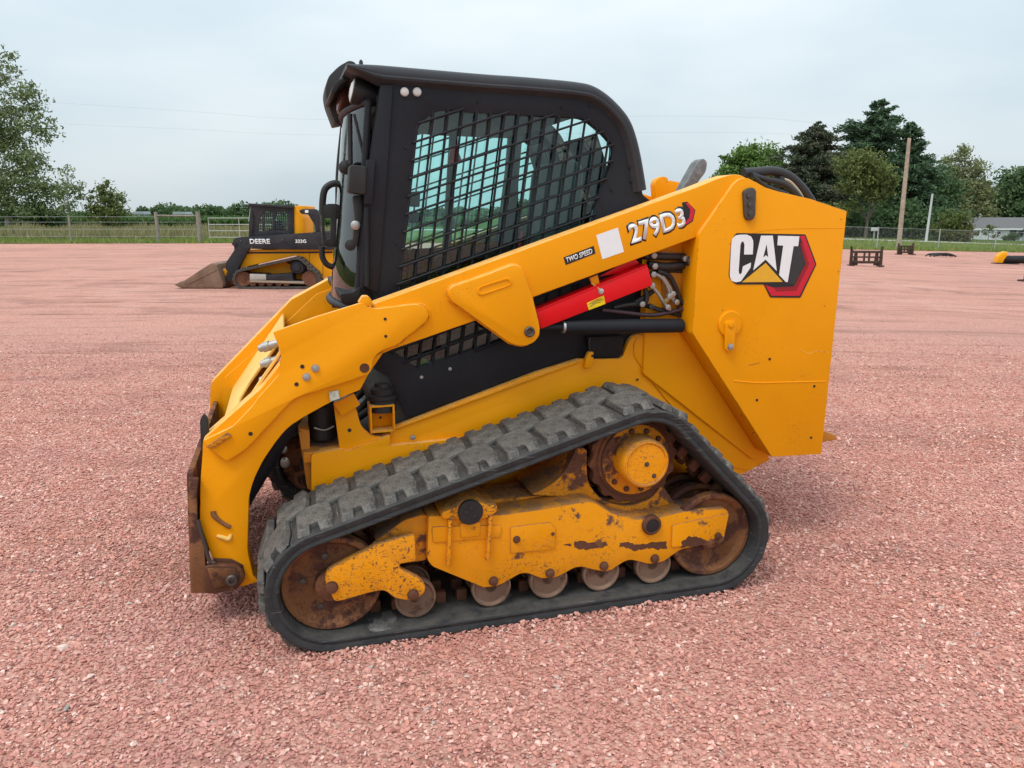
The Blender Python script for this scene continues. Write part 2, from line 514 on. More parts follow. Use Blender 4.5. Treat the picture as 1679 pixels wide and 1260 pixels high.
def mat_gravel():
    m, nt, b = new_mat('pink_gravel')
    N = NT(nt)
    co = N.n('ShaderNodeTexCoord').outputs['Object']
    vor = N.n('ShaderNodeTexVoronoi', {'Vector': co, 'Scale': 62.0, 'Randomness': 1.0})
    vor2 = N.n('ShaderNodeTexVoronoi', {'Vector': co, 'Scale': 27.0, 'Randomness': 1.0})
    cell = N.n('ShaderNodeSeparateColor', {0: vor.outputs['Color']}).outputs[0]
    r = N.n('ShaderNodeValToRGB', {'Fac': cell})
    el = r.color_ramp.elements
    el[0].position = 0.0; el[0].color = (0.402, 0.172, 0.134, 1)
    el[1].position = 1.0; el[1].color = (0.783, 0.490, 0.382, 1)
    for p, c in ((0.25, (0.562, 0.259, 0.202, 1)), (0.55, (0.662, 0.324, 0.257, 1)), (0.85, (0.623, 0.351, 0.282, 1))):
        e = el.new(p); e.color = c
    big = N.noise(co, 0.55, 6, 0.6)
    mid = N.noise(co, 3.2, 5, 0.65)
    c = N.mixc(N.math('MULTIPLY', N.step(big, 0.35, 0.7), 0.35), r.outputs['Color'], (0.623, 0.315, 0.244))
    c = N.mixc(N.math('MULTIPLY', N.step(mid, 0.5, 0.75), 0.25), c, (0.503, 0.232, 0.156))
    # wheel ruts: long damp-looking streaks of coarser, browner stone
    rut = N.noise(N.n('ShaderNodeMapping', {'Vector': co, 'Rotation': (0, 0, 0.10), 'Scale': (0.10, 1.25, 1)}).outputs['Vector'], 1.0, 7, 0.62)
    c = N.mixc(N.math('MULTIPLY', N.step(rut, 0.52, 0.64), 0.55), c, (0.462, 0.236, 0.179))
    tone = N.noise(co, 0.16, 5, 0.65)
    c = N.mixc(N.math('MULTIPLY', N.math('SUBTRACT', 1.0, N.step(tone, 0.38, 0.55)), 0.32), c, (0.449, 0.249, 0.215))
    c = N.mixc(N.math('MULTIPLY', N.step(tone, 0.55, 0.70), 0.35), c, (0.728, 0.477, 0.410))
    for rot, sc_, off in ((0.06, (0.045, 0.62, 1), 3.0), (-0.16, (0.05, 0.5, 1), 11.0)):
        ln = N.noise(N.n('ShaderNodeMapping', {'Vector': co, 'Location': (off, off, 0), 'Rotation': (0, 0, rot), 'Scale': sc_}).outputs['Vector'], 1.0, 6, 0.58)
        band = N.math('SUBTRACT', 1.0, N.step(N.math('ABSOLUTE', N.math('SUBTRACT', ln, 0.5)), 0.0, 0.03))
        band = N.math('MULTIPLY', band, N.step(N.noise(co, 0.9, 5, 0.7), 0.42, 0.60))
        c = N.mixc(N.math('MULTIPLY', band, 0.8), c, (0.332, 0.162, 0.126))
    N.link(c, b.inputs['Base Color'])
    b.inputs['Roughness'].default_value = 0.9
    b.inputs['Specular IOR Level'].default_value = 0.2
    h = N.math('ADD', N.math('MULTIPLY', vor.outputs['Distance'], -0.9), N.math('MULTIPLY', vor2.outputs['Distance'], -0.5))
    h = N.math('ADD', h, N.math('MULTIPLY', mid, 0.8))
    h = N.math('ADD', h, N.math('MULTIPLY', rut, 2.5))
    bn = N.n('ShaderNodeBump', {'Height': h, 'Strength': 0.9, 'Distance': 0.02})
    N.link(bn.outputs['Normal'], b.inputs['Normal'])
    return m
M['gravel'] = mat_gravel()
def mat_stone(fixed=None):
    m, nt, b = new_mat('pink_crushed_stone')
    N = NT(nt)
    oi = N.n('ShaderNodeObjectInfo')
    pos = N.n('ShaderNodeNewGeometry').outputs['Position']
    co = N.n('ShaderNodeTexCoord').outputs['Object']
    if fixed:
        c = N.mixc(N.noise(co, 2.5, 5), tuple(x * 0.8 for x in fixed), tuple(min(1, x * 1.15) for x in fixed))
    else:
        r = N.n('ShaderNodeValToRGB', {'Fac': oi.outputs['Random']})
        el = r.color_ramp.elements
        el[0].position = 0.0; el[0].color = (0.224, 0.075, 0.057, 1)
        el[1].position = 1.0; el[1].color = (0.449, 0.376, 0.325, 1)
        for p, c in ((0.12, (0.391, 0.153, 0.127, 1)), (0.35, (0.565, 0.241, 0.199, 1)), (0.58, (0.683, 0.341, 0.284, 1)), (0.74, (0.585, 0.249, 0.174, 1)), (0.88, (0.780, 0.476, 0.399, 1)), (0.975, (0.839, 0.613, 0.526, 1)), (0.99, (0.556, 0.466, 0.400, 1))):
            e = el.new(p); e.color = c
        c = N.mixc(N.math('MULTIPLY', N.step(N.noise(co, 3.0, 4), 0.4, 0.7), 0.25), r.outputs['Color'], (0.780, 0.507, 0.432))
        c = N.mixc(N.math('MULTIPLY', N.step(N.noise(pos, 2.6, 5, 0.65), 0.50, 0.68), 0.6), c, (0.547, 0.214, 0.127))
        c = N.mixc(N.math('MULTIPLY', N.step(N.noise(pos, 1.3, 5, 0.65), 0.48, 0.66), 0.6), c, (0.488, 0.236, 0.220))
    N.link(c, b.inputs['Base Color'])
    b.inputs['Roughness'].default_value = 0.85
    b.inputs['Specular IOR Level'].default_value = 0.25
    return m
M['stone'] = mat_stone()
def mat_ground(name, c1, c2, c3, scale):
    m, nt, b = new_mat(name)
    N = NT(nt)
    co = N.n('ShaderNodeTexCoord').outputs['Object']
    a = N.noise(co, scale, 8, 0.7)
    s = N.noise(co, 0.12, 4)
    c = N.mixc(N.step(a, 0.35, 0.65), c1, c2)
    c = N.mixc(N.step(s, 0.45, 0.65), c, c3)
    N.link(c, b.inputs['Base Color'])
    b.inputs['Roughness'].default_value = 0.95
    b.inputs['Specular IOR Level'].default_value = 0.1
    bn = N.n('ShaderNodeBump', {'Height': a, 'Strength': 0.8, 'Distance': 0.1})
    N.link(bn.outputs['Normal'], b.inputs['Normal'])
    return m
M['grass_soil'] = mat_ground('verge_turf', (0.085, 0.12, 0.028), (0.15, 0.17, 0.05), (0.19, 0.17, 0.075), 2.5)
M['field_soil'] = mat_ground('field_soil', (0.05, 0.085, 0.02), (0.08, 0.13, 0.03), (0.07, 0.11, 0.03), 2.0)
M['road'] = mat_ground('pale_road_surface', (0.36, 0.33, 0.29), (0.44, 0.40, 0.35), (0.40, 0.37, 0.33), 6.0)

def sheet(name, xs, ys, mat, dz=0.0, bound=None, bumps=0.0):
    """a ground sheet on a grid; bound(x) -> (ymin, ymax) bends the rows"""
    xs = list(xs); ys = list(ys)
    V = []
    rng = np.random.default_rng(5)
    for x in xs:
        for t in ys:
            y = t if bound is None else bound(x)[0] + (bound(x)[1] - bound(x)[0]) * t
            z = ground_z(x, y) + dz
            if bumps and 1.5 < y < 42 and abs(x) < 30:
                z += bumps * (math.sin(x * 1.7 + 0.6 * y) * math.sin(y * 1.3 - 0.4 * x) + 0.6 * math.sin(x * 0.45 + y * 2.9 + 1.0)) * min(1, max(0, (math.hypot(x + 0.4, y - 3.6) - 2.4)) / 2.0)
            V.append((x, y, z))
    nx, ny = len(xs), len(ys)
    F = [(i * ny + j, (i + 1) * ny + j, (i + 1) * ny + j + 1, i * ny + j + 1) for i in range(nx - 1) for j in range(ny - 1)]
    me = bpy.data.meshes.new(name)
    me.from_pydata(V, [], F)
    o = obj_from(name, me, mat, None, 180)
    o['kind'] = 'structure'
    return o
gx = [-2500, -900, -400, -200, -120, -80, -60, -45] + [-36 + 2.0 * i for i in range(8)] + [-20 + 0.5 * i for i in range(70)] + [15, 18, 22, 27, 33, 40, 50, 62, 80, 100, 113, 160, 300, 900, 2500]
gy = [-60, -20, -8, -3, 0] + [0.5 + 0.35 * i for i in range(60)] + [22 + 1.2 * i for i in range(18)] + [45, 50, 60, 80, 110, 160, 240, 400, 800, 2600]
ground = sheet('ground', gx, gy, 'gravel', 0.0, None, 0.010)

def verge_near(x):
    pts = [(-400, 36), (-60, 41.5), (-27, 43.2), (0, 45.0), (21, 48.0), (35, 54.0), (70, 66.0), (400, 120)]
    for (a, ya), (b, yb) in zip(pts, pts[1:]):
        if x <= b:
            return ya + (yb - ya) * max(0, (x - a) / (b - a))
    return pts[-1][1]
def road_near(x):
    return 78.0 + 0.06 * x
bx = [-900, -400, -200, -120, -80, -60, -40, -30, -20, -10, -5, 0, 3, 4, 5, 7, 10, 15, 20, 27, 35, 50, 70, 90, 112, 114, 200, 400, 900]
verge = sheet('grass_verge', bx, [i / 8 for i in range(9)], 'grass_soil', 0.03, lambda x: (verge_near(x), max(road_near(x), verge_near(x) + 6)))
road = sheet('road', bx, [0, 0.5, 1], 'road', 0.05, lambda x: (road_near(x) - 0.3, road_near(x) + 6.5))
field = sheet('far_field', bx, [0, 0.05, 0.15, 0.4, 1], 'field_soil', 0.03, lambda x: (road_near(x) + 6.4, 1500))

# crushed stone lying loose over the near part of the yard
def stone_mesh(seed):
    rng = random.Random(seed)
    bm = bmesh.new()
    pts = []
    for i in range(13):
        v = Vector((rng.gauss(0, 1), rng.gauss(0, 1), rng.gauss(0, 1))).normalized()
        pts.append(bm.verts.new((v.x * rng.uniform(0.75, 1.15), v.y * rng.uniform(0.6, 0.95), v.z * rng.uniform(0.4, 0.65))))
    bmesh.ops.convex_hull(bm, input=bm.verts)
    me = bpy.data.meshes.new('stone')
    bmesh.ops.recalc_face_normals(bm, faces=bm.faces)
    for v in [v for v in bm.verts if not v.link_faces]:
        bm.verts.remove(v)
    bm.to_mesh(me); bm.free()
    me.materials.append(M['stone'])
    return me
def scatter_stones():
    me = bpy.data.meshes.new('gravel_stones')
    V = []; F = []; A = []
    xs = np.arange(-8.0, 8.01, 0.4); ys = np.concatenate([np.arange(1.2, 4.0, 0.2), np.arange(4.0, 11.01, 0.5)])
    for x in xs:
        for y in ys:
            z = ground_z(x, y)
            z += 0.010 * (math.sin(x * 1.7 + 0.6 * y) * math.sin(y * 1.3 - 0.4 * x) + 0.6 * math.sin(x * 0.45 + y * 2.9 + 1.0)) * min(1, max(0, (math.hypot(x + 0.4, y - 3.6) - 2.4)) / 2.0)
            V.append((x, y, z + 0.003))
            A.append(max(0.0, min(1.0, (11.0 - y) / 7.0)) ** 1.6 * max(0.0, min(1.0, (0.72 * y + 1.6 - abs(x)) / 0.6)))
    ny = len(ys)
    F = [(i * ny + j, (i + 1) * ny + j, (i + 1) * ny + j + 1, i * ny + j + 1) for i in range(len(xs) - 1) for j in range(ny - 1)]
    # stone pushed up in a low ridge along the edge of the near track
    ca, sa = math.cos(rad(16.3052)), math.sin(rad(16.3052))
    def mloc(x, y, z):
        return (-0.992 + x * ca - y * sa, 3.488 + x * sa + y * ca, z)
    prof = [(0.035, 0.006), (0.0, 0.020), (-0.035, 0.013), (-0.085, 0.0)]
    b0 = len(V)
    nx_ = 60
    for i in range(nx_):
        x = -0.06 + 1.86 * i / (nx_ - 1)
        k = 0.55 + 0.45 * math.sin(i * 1.9) * math.sin(i * 0.73 + 1)
        for d, h in prof:
            V.append(mloc(x, -0.992 + d, h * k)); A.append(1.5)
    for i in range(nx_ - 1):
        for j in range(3):
            a = b0 + i * 4 + j
            F.append((a, a + 1, a + 5, a + 4))
    me.from_pydata(V, [], F)
    at = me.attributes.new('dens', 'FLOAT', 'POINT')
    at.data.foreach_set('value', A)
    o = bpy.data.objects.new('gravel_stones', me)
    col.objects.link(o)
    o['kind'] = 'stuff'
    o['label'] = 'loose pink crushed stone covering the yard'
    o['category'] = 'gravel'
    src = []
    ng = bpy.data.node_groups.new('scatter_stones', 'GeometryNodeTree')
    ng.interface.new_socket('Geometry', in_out='INPUT', socket_type='NodeSocketGeometry')
    ng.interface.new_socket('Geometry', in_out='OUTPUT', socket_type='NodeSocketGeometry')
    n = ng.nodes.new; L = ng.links.new
    gi = n('NodeGroupInput'); go = n('NodeGroupOutput')
    dist = n('GeometryNodeDistributePointsOnFaces')
    dist.inputs['Seed'].default_value = 3
    na = n('GeometryNodeInputNamedAttribute'); na.data_type = 'FLOAT'; na.inputs['Name'].default_value = 'dens'
    mul = n('ShaderNodeMath'); mul.operation = 'MULTIPLY'; mul.inputs[1].default_value = 6000.0
    L(na.outputs['Attribute'], mul.inputs[0]); L(mul.outputs[0], dist.inputs['Density'])
    L(gi.outputs[0], dist.inputs['Mesh'])
    for i in range(6):
        sm = stone_mesh(40 + i)
        s = bpy.data.objects.new('stone_source', sm)
        src.append(s)
    inst = n('GeometryNodeInstanceOnPoints')
    jn = n('GeometryNodeJoinGeometry')
    for s in src:
        oi = n('GeometryNodeObjectInfo'); oi.inputs['Object'].default_value = s; oi.inputs['As Instance'].default_value = True
        L(oi.outputs['Geometry'], jn.inputs[0])
    L(jn.outputs[0], inst.inputs['Instance'])
    inst.inputs['Pick Instance'].default_value = True
    L(dist.outputs['Points'], inst.inputs['Points'])
    rv = n('FunctionNodeRandomValue'); rv.data_type = 'FLOAT_VECTOR'
    rv.inputs[0].default_value = (-0.5, -0.5, 0); rv.inputs[1].default_value = (0.5, 0.5, 6.283)
    e2r = n('FunctionNodeEulerToRotation')
    L(rv.outputs[0], e2r.inputs[0]); L(e2r.outputs[0], inst.inputs['Rotation'])
    rs = n('FunctionNodeRandomValue'); rs.data_type = 'FLOAT'
    rs.inputs[2].default_value = 0.0; rs.inputs[3].default_value = 1.0
    pw = n('ShaderNodeMath'); pw.operation = 'POWER'; pw.inputs[1].default_value = 4.5
    L(rs.outputs[1], pw.inputs[0])
    mr = n('ShaderNodeMapRange'); mr.inputs['To Min'].default_value = 0.0052; mr.inputs['To Max'].default_value = 0.0145
    L(pw.outputs[0], mr.inputs['Value'])
    L(mr.outputs['Result'], inst.inputs['Scale'])
    L(inst.outputs[0], go.inputs[0])
    md = o.modifiers.new('scatter', 'NODES')
    md.node_group = ng
    return o
gravel_stones = scatter_stones()
# a few larger single stones that stand out in the foreground
PALE, GREYG, DARKR, GREY = mat_stone((0.80, 0.60, 0.52)), mat_stone((0.37, 0.355, 0.31)), mat_stone((0.15, 0.06, 0.05)), mat_stone((0.38, 0.325, 0.30))
for i, (p, sz, rz, mt_, lab) in enumerate((
        ((-1.67, 2.57, -0.00), 0.030, 0.4, PALE, 'flat pale pink stone left of the loader, largest in the gravel'),
        ((-1.47, 2.40, -0.00), 0.015, 1.2, PALE, 'small pale stone lying below the flat pale stone'),
        ((-1.45, 2.22, -0.00), 0.017, 2.0, GREYG, 'grey green wedge shaped stone near the lower left corner'),
        ((-1.45, 2.73, -0.01), 0.017, 0.9, DARKR, 'dark reddish stone in front of the coupler'),
        ((-1.22, 2.38, -0.01), 0.014, 2.6, GREY, 'grey stone in the gravel left of the track'),
        ((-2.17, 3.21, -0.00), 0.016, 0.2, GREY, 'small grey stone at the far left below the loader arm'),
        ((-1.15, 2.05, -0.00), 0.015, 1.0, PALE, 'pale stone near the bottom edge at the left'))):
    sm_ = stone_mesh(70 + i)
    sm_.materials.clear(); sm_.materials.append(mt_)
    so = bpy.data.objects.new('loose_stone', sm_)
    col.objects.link(so)
    so.location = (p[0], p[1], p[2] + 0.006 + sz * 0.22)
    so.scale = (sz, sz * 0.9, sz * 0.7)
    so.rotation_euler = (0.1, 0.05, rz)
    tag(so, lab, 'stone')

# ------------------------------------------------------------------ vegetation
def mat_leaf(name, c1, c2, c3=None, trans=0.25):
    m, nt, b = new_mat(name)
    N = NT(nt)
    geo = N.n('ShaderNodeNewGeometry')
    ri = geo.outputs['Random Per Island']
    co = N.n('ShaderNodeTexCoord').outputs['Object']
    c = N.mixc(ri, c1, c2)
    if c3:
        c = N.mixc(N.math('MULTIPLY', N.step(N.noise(co, 0.5, 4), 0.5, 0.65), 0.8), c, c3)
    N.link(c, b.inputs['Base Color'])
    b.inputs['Roughness'].default_value = 0.6
    b.inputs['Specular IOR Level'].default_value = 0.25
    tl = N.n('ShaderNodeBsdfTranslucent', {'Color': c})
    mx = N.n('ShaderNodeMixShader', {'Fac': trans})
    out = [n for n in nt.nodes if n.type == 'OUTPUT_MATERIAL'][0]
    N.link(b.outputs[0], mx.inputs[1]); N.link(tl.outputs[0], mx.inputs[2]); N.link(mx.outputs[0], out.inputs['Surface'])
    return m
M['leaf_birch'] = mat_leaf('birch_leaves', (0.120, 0.167, 0.056), (0.255, 0.303, 0.135), (0.160, 0.184, 0.096))
M['leaf_green'] = mat_leaf('green_leaves', (0.086, 0.164, 0.038), (0.207, 0.310, 0.078))
M['leaf_olive'] = mat_leaf('olive_leaves', (0.094, 0.131, 0.035), (0.206, 0.237, 0.075), (0.131, 0.150, 0.053))
M['leaf_willow'] = mat_leaf('willow_leaves', (0.147, 0.172, 0.069), (0.293, 0.310, 0.147))
M['leaf_shrub'] = mat_leaf('shrub_leaves', (0.075, 0.112, 0.031), (0.150, 0.181, 0.050), (0.163, 0.094, 0.056))
M['leaf_dark'] = mat_leaf('dark_leaves', (0.058, 0.112, 0.044), (0.133, 0.204, 0.082))
M['needle'] = mat_leaf('pine_needles', (0.043, 0.089, 0.046), (0.106, 0.170, 0.088), None, 0.1)
M['needle_brown'] = mat_leaf('spruce_needles', (0.052, 0.073, 0.042), (0.113, 0.131, 0.078), (0.122, 0.104, 0.070), 0.1)
M['bark'] = mat_flat('grey_brown_bark', (0.13, 0.105, 0.085), 0.9, scale=6, var=0.35, bump=0.5)
M['bark_pale'] = mat_flat('pale_bark', (0.38, 0.35, 0.31), 0.85, scale=5, var=0.4, bump=0.3)
M['grass_green'] = mat_leaf('green_grass_blades', (0.15, 0.22, 0.042), (0.27, 0.33, 0.085), (0.27, 0.30, 0.10), 0.3)
M['grass_dry'] = mat_leaf('dry_seed_grass', (0.189, 0.202, 0.076), (0.354, 0.304, 0.164), (0.278, 0.216, 0.127), 0.3)
M['crop'] = mat_leaf('crop_leaves', (0.050, 0.105, 0.024), (0.099, 0.165, 0.044), None, 0.25)

def quads_mesh(name, C, U, W, mat, parent=None, tri=False):
    """many small leaf faces: centres C, half-axes U and W (n,3 arrays)"""
    n = len(C)
    if tri:
        V = np.stack([C - U, C + U, C + W], 1).reshape(-1, 3); k = 3
    else:
        V = np.stack([C - U - W * 0.55, C + U * 0.9 - W, C + U + W * 0.55, C - U * 0.9 + W], 1).reshape(-1, 3); k = 4
    me = bpy.data.meshes.new(name)
    me.vertices.add(n * k); me.loops.add(n * k); me.polygons.add(n)
    me.vertices.foreach_set('co', V.astype(np.float32).ravel())
    me.loops.foreach_set('vertex_index', np.arange(n * k, dtype=np.int32))
    me.polygons.foreach_set('loop_start', np.arange(0, n * k, k, dtype=np.int32))
    me.polygons.foreach_set('loop_total', np.full(n, k, dtype=np.int32))
    me.update(calc_edges=True)
    return obj_from(name, me, mat, parent, 0)
def unit(a):
    return a / np.maximum(np.linalg.norm(a, axis=1, keepdims=True), 1e-6)
def leaf_cloud(rng, blobs, clumps, per, leaf, spread=0.16, shell=0.55, droop=0.0):
    Cs = []
    vol = np.array([b[3] * b[4] * b[5] for b in blobs]) ** 0.75
    vol = vol / vol.sum()
    for b, f in zip(blobs, vol):
        k = max(3, int(clumps * f))
        d = unit(rng.normal(size=(k, 3)))
        r = rng.uniform(shell ** 2, 1, size=(k, 1)) ** 0.5 * rng.uniform(0.78, 1.10, size=(k, 1))
        cc = d * r * np.array(b[3:6]) + np.array(b[:3])
        sp = spread * (b[3] + b[5]) * 0.5 * rng.uniform(0.5, 1.4, size=(k, 1))
        pc = rng.normal(size=(k, per, 3)) * sp[:, None] * np.array([1, 1, 0.65])
        Cs.append((cc[:, None] + pc).reshape(-1, 3))
    C = np.concatenate(Cs)
    n = len(C)
    U = unit(rng.normal(size=(n, 3)) + np.array([0, 0, -droop])) * leaf * rng.uniform(0.6, 1.4, size=(n, 1))
    Wd = unit(np.cross(U, rng.normal(size=(n, 3)))) * leaf * 0.55 * rng.uniform(0.6, 1.3, size=(n, 1))
    return C, U, Wd
def limbs(rng, base, top, r0, blobs, name, mat, parent, count=9, lean=0.0):
    bm = bmesh.new()
    b = Vector(base); t = Vector(top)
    H = (t - b).length
    path = [b + (t - b) * s + Vector((rng.normal() * 0.012 * H, rng.normal() * 0.012 * H, 0)) * (1 if 0 < s < 1 else 0) for s in (0, 0.2, 0.4, 0.6, 0.8, 1.0)]
    path[0] = b
    add_tube(bm, [p[:] for p in path], [r0 * 1.25, r0 * 0.9, r0 * 0.75, r0 * 0.55, r0 * 0.35, r0 * 0.1], 8, True, 3)
    for i in range(count):
        bl = blobs[i % len(blobs)]
        s = 0.25 + 0.6 * rng.random()
        p = b + (t - b) * s
        e = Vector((bl[0] + rng.normal() * bl[3] * 0.4, bl[1] + rng.normal() * bl[4] * 0.4, bl[2] + rng.uniform(-0.3, 0.6) * bl[5]))
        if e.z < p.z + 0.2:
            e.z = p.z + 0.2 + abs(rng.normal()) * 0.1 * H
        e.z = min(e.z, t.z * 0.95)
        mid = p.lerp(e, 0.5) + Vector((0, 0, 0.03 * H))
        add_tube(bm, [p[:], mid[:], e[:]], [r0 * 0.42 * (1 - 0.6 * s), r0 * 0.25 * (1 - 0.5 * s), r0 * 0.06], 6, True, 4)
    return fin(name, bm, mat, parent, 60)
def broadleaf(name, label, x, y, blobs, leafmat, seed, clumps=120, per=60, leaf=0.16, trunk=0.22, bark='bark', group=None, shell=0.5, spread=0.16, top=None, count=9, droop=0.0, cat='tree', base_x=None):
    """blobs: world x, world z, and the three radii"""
    rng = np.random.default_rng(seed)
    z0 = ground_z(x, y)
    root = empty(name, (x, y, z0), 0, label, cat, group)
    bl = [(b[0] - x, 0.0, b[1] - z0, b[2], b[3], b[4]) for b in blobs]
    hi = max(b[2] + b[5] for b in bl)
    tp = top or (float(np.mean([b[0] for b in bl])), 0, hi * 0.9)
    limbs(rng, (0, 0, -0.1), tp, trunk, bl, 'trunk', bark, root, count)
    C, U, Wd = leaf_cloud(rng, bl, clumps, per, leaf, spread, shell, droop)
    C[:, 2] = np.maximum(C[:, 2], 0.1)
    quads_mesh('crown', C, U, Wd, leafmat, root)
    return root
def conifer(name, label, x, y, H, R, seed, mat='needle', trunk=0.25, low=0.12, tiers=30, group=None, ragged=0.25, lean=0.0, prof=None):
    rng = np.random.default_rng(seed)
    root = empty(name, (x, y, ground_z(x, y)), 0, label, 'tree', group)
    bm = bmesh.new()
    add_tube(bm, [(0, 0, -0.1), (lean * 0.3, 0, H * 0.4), (lean, 0, H * 0.98)], [trunk * 1.2, trunk * 0.7, trunk * 0.08], 8, True, 6)
    Cs = []; Us = []; Ws = []
    for i in range(tiers):
        s = i / (tiers - 1)
        z = H * (low + (1 - low) * s)
        pr = prof(s) if prof else (1 - s) ** 0.75
        nb = max(4, int(9 * pr + 4))
        for k in range(nb):
            a = rng.uniform(0, 2 * math.pi)
            L = R * pr * (1 + rng.normal() * ragged) + 0.25
            if L < 0.2:
                continue
            d = np.array([math.cos(a), math.sin(a), rng.uniform(-0.05, 0.35)])
            p0 = np.array([lean * s, 0, z + rng.normal() * H * 0.012])
            if L > 1.0 and rng.random() < 0.5:
                e = p0 + d * L * 0.8
                add_tube(bm, [tuple(p0), tuple(e)], [trunk * 0.14, trunk * 0.03], 4, False)
            m_ = int(24 + 36 * L)
            t = rng.uniform(0.12, 1, size=m_) ** 0.7
            C = p0 + d * (t * L)[:, None] + rng.normal(size=(m_, 3)) * np.array([0.18, 0.18, 0.10]) * (0.4 + 0.35 * L)
            C[:, 2] += -0.10 * (t * L) ** 2 / max(R, 1)
            U = unit(d + rng.normal(size=(m_, 3)) * 0.7) * rng.uniform(0.14, 0.30, size=(m_, 1))
            W_ = unit(np.cross(U, rng.normal(size=(m_, 3)))) * rng.uniform(0.05, 0.11, size=(m_, 1))
            Cs.append(C); Us.append(U); Ws.append(W_)
    fin('trunk', bm, 'bark', root, 60)
    quads_mesh('crown', np.concatenate(Cs), np.concatenate(Us), np.concatenate(Ws), mat, root)
    return root

# ---------------------------------------------------------------- trees
def blob(X, Z, rx, rz, ry=None):
    return (X, Z, rx, ry or rx, rz)
# left: tall thin-crowned birch and two young trees beyond the verge
BL = []
for (x, z), rx, rz in zip([(-54.54, 16.57), (-52.45, 14.09), (-54.78, 12.08), (-51.72, 11.13), (-55.45, 9.22), (-53.14, 7.48), (-52.53, 5.01), (-55.37, 5.01), (-51.08, 4.22), (-56.55, 2.38), (-53.40, 2.05)], (1.3, 1.9, 2.2, 1.8, 2.4, 2.3, 2.3, 2.6, 1.5, 2.2, 2.6), (2.6, 1.8, 2.0, 2.2, 2.2, 1.9, 1.9, 2.0, 1.2, 1.8, 1.6)):
    BL.append(blob(x, z, rx, rz))
for (x, z), rx, rz in zip([(-57.98, 14.59), (-58.31, 10.18), (-58.75, 5.01)], (2.5, 3.2, 3.2), (3.0, 3.2, 3.0)):
    BL.append(blob(x, z, rx, rz))
bxl = (-56.45, 0.24)
broadleaf('birch_tree', 'tall airy birch with pale trunk at the left edge beyond the verge', bxl[0], 88.0, BL, 'leaf_birch', 11, 560, 28, 0.16, 0.30, 'bark_pale', None, 0.25, 0.26, (-0.6, 0, 17.5), 26)
x_, z_ = (-48.61, 0.27)
B2 = [blob(X, Z, rx, rz) for (X, Z), rx, rz in zip([(-48.03, 6.02), (-47.68, 4.61), (-48.97, 3.78), (-47.13, 3.65), (-48.36, 2.36)], (0.7, 1.3, 1.0, 1.0, 1.4), (0.9, 1.0, 0.9, 0.6, 1.0))]
broadleaf('young_tree', 'slender young tree with a sparse crown beside the birch', x_, 86.0, B2, 'leaf_birch', 12, 60, 18, 0.14, 0.09, 'bark_pale', 'young trees on the left verge', 0.2, 0.3, None, 12)
x_, z_ = (-44.99, 0.26)
B3 = [blob(X, Z, rx, rz) for (X, Z), rx, rz in zip([(-44.59, 4.97), (-45.22, 3.54), (-43.90, 3.35), (-44.92, 2.04), (-43.75, 1.71), (-46.10, 1.71), (-45.05, 0.92)], (0.5, 1.2, 1.2, 1.9, 1.4, 1.2, 2.2), (0.9, 1.2, 1.1, 1.2, 1.0, 1.0, 0.8))]
broadleaf('bushy_tree', 'small bushy tree standing alone on the left, right of the young tree', x_, 87.0, B3, 'leaf_olive', 13, 130, 30, 0.14, 0.10, 'bark', 'young trees on the left verge', 0.25, 0.24, None, 10)
x_, z_ = (-52.27, 0.24)
B4 = [blob(X, Z, rx, rz) for (X, Z), rx, rz in zip([(-54.33, 1.58), (-52.64, 1.17), (-56.13, 1.17)], (2.0, 1.8, 1.8), (1.6, 1.0, 1.1))]
broadleaf('undergrowth_shrub', 'dense dark shrub growing at the foot of the birch', x_, 90.0, B4, 'leaf_dark', 14, 110, 40, 0.15, 0.06, 'bark', None, 0.3, 0.25, None, 5, cat='shrub')

# right: the wood behind the chain-link fence
GW = 'trees of the wood on the right'
b1 = [blob(X, Z, rx, rz) for (X, Z), rx, rz in zip([(33.80, 9.09), (31.56, 8.02), (36.16, 8.27), (38.67, 6.78), (30.57, 5.95), (34.47, 5.53), (38.00, 4.28)], (3.2, 2.6, 2.8, 2.6, 2.4, 4.2, 3.5), (2.2, 2.0, 2.0, 2.2, 2.2, 3.4, 3.4))]
x_, z_ = (34.99, -2.17)
broadleaf('leafy_tree', 'rounded light green tree rising behind the loader tower, leftmost of the wood', x_, 112.0, b1, 'leaf_green', 21, 360, 50, 0.23, 0.28, 'bark', GW, 0.45, 0.22)
x_, zt = (38.80, 12.79)
conifer('spruce_tree', 'brownish dark spruce left of the tallest pine', x_, 104.0, zt - ground_z(x_, 104), 4.6, 22, 'needle_brown', 0.28, 0.10, 36, GW, 0.38, 0.5, lambda s: (1 - s) ** 0.5)
x_, zt = (44.82, 10.17)
conifer('spruce_tree', 'shorter dark spruce filling the gap between the brownish spruce and the tallest pine', x_, 108.0, zt - ground_z(x_, 108), 4.4, 23, 'needle', 0.26, 0.06, 32, GW, 0.3, 0.4, lambda s: (1 - s) ** 0.5)
x_, zt = (47.65, 16.04)
conifer('white_pine', 'tallest dark pine, its ragged top above all the other trees', x_, 106.0, zt - ground_z(x_, 106), 5.6, 24, 'needle', 0.34, 0.06, 50, GW, 0.42, 0.3, lambda s: (0.78 + 0.22 * math.sin(s * 19)) * ((1 - s) ** 0.4) * (1.0 if s < 0.55 else 0.78))
x_, zt = (50.80, 12.76)
conifer('white_pine', 'dark pine with a pointed top behind the utility pole', x_, 103.0, zt - ground_z(x_, 103), 5.2, 25, 'needle', 0.3, 0.03, 44, GW, 0.32, 0.3, lambda s: (0.8 + 0.2 * math.sin(s * 14)) * (1 - s) ** 0.6)
x_, zt = (81.12, 8.54)
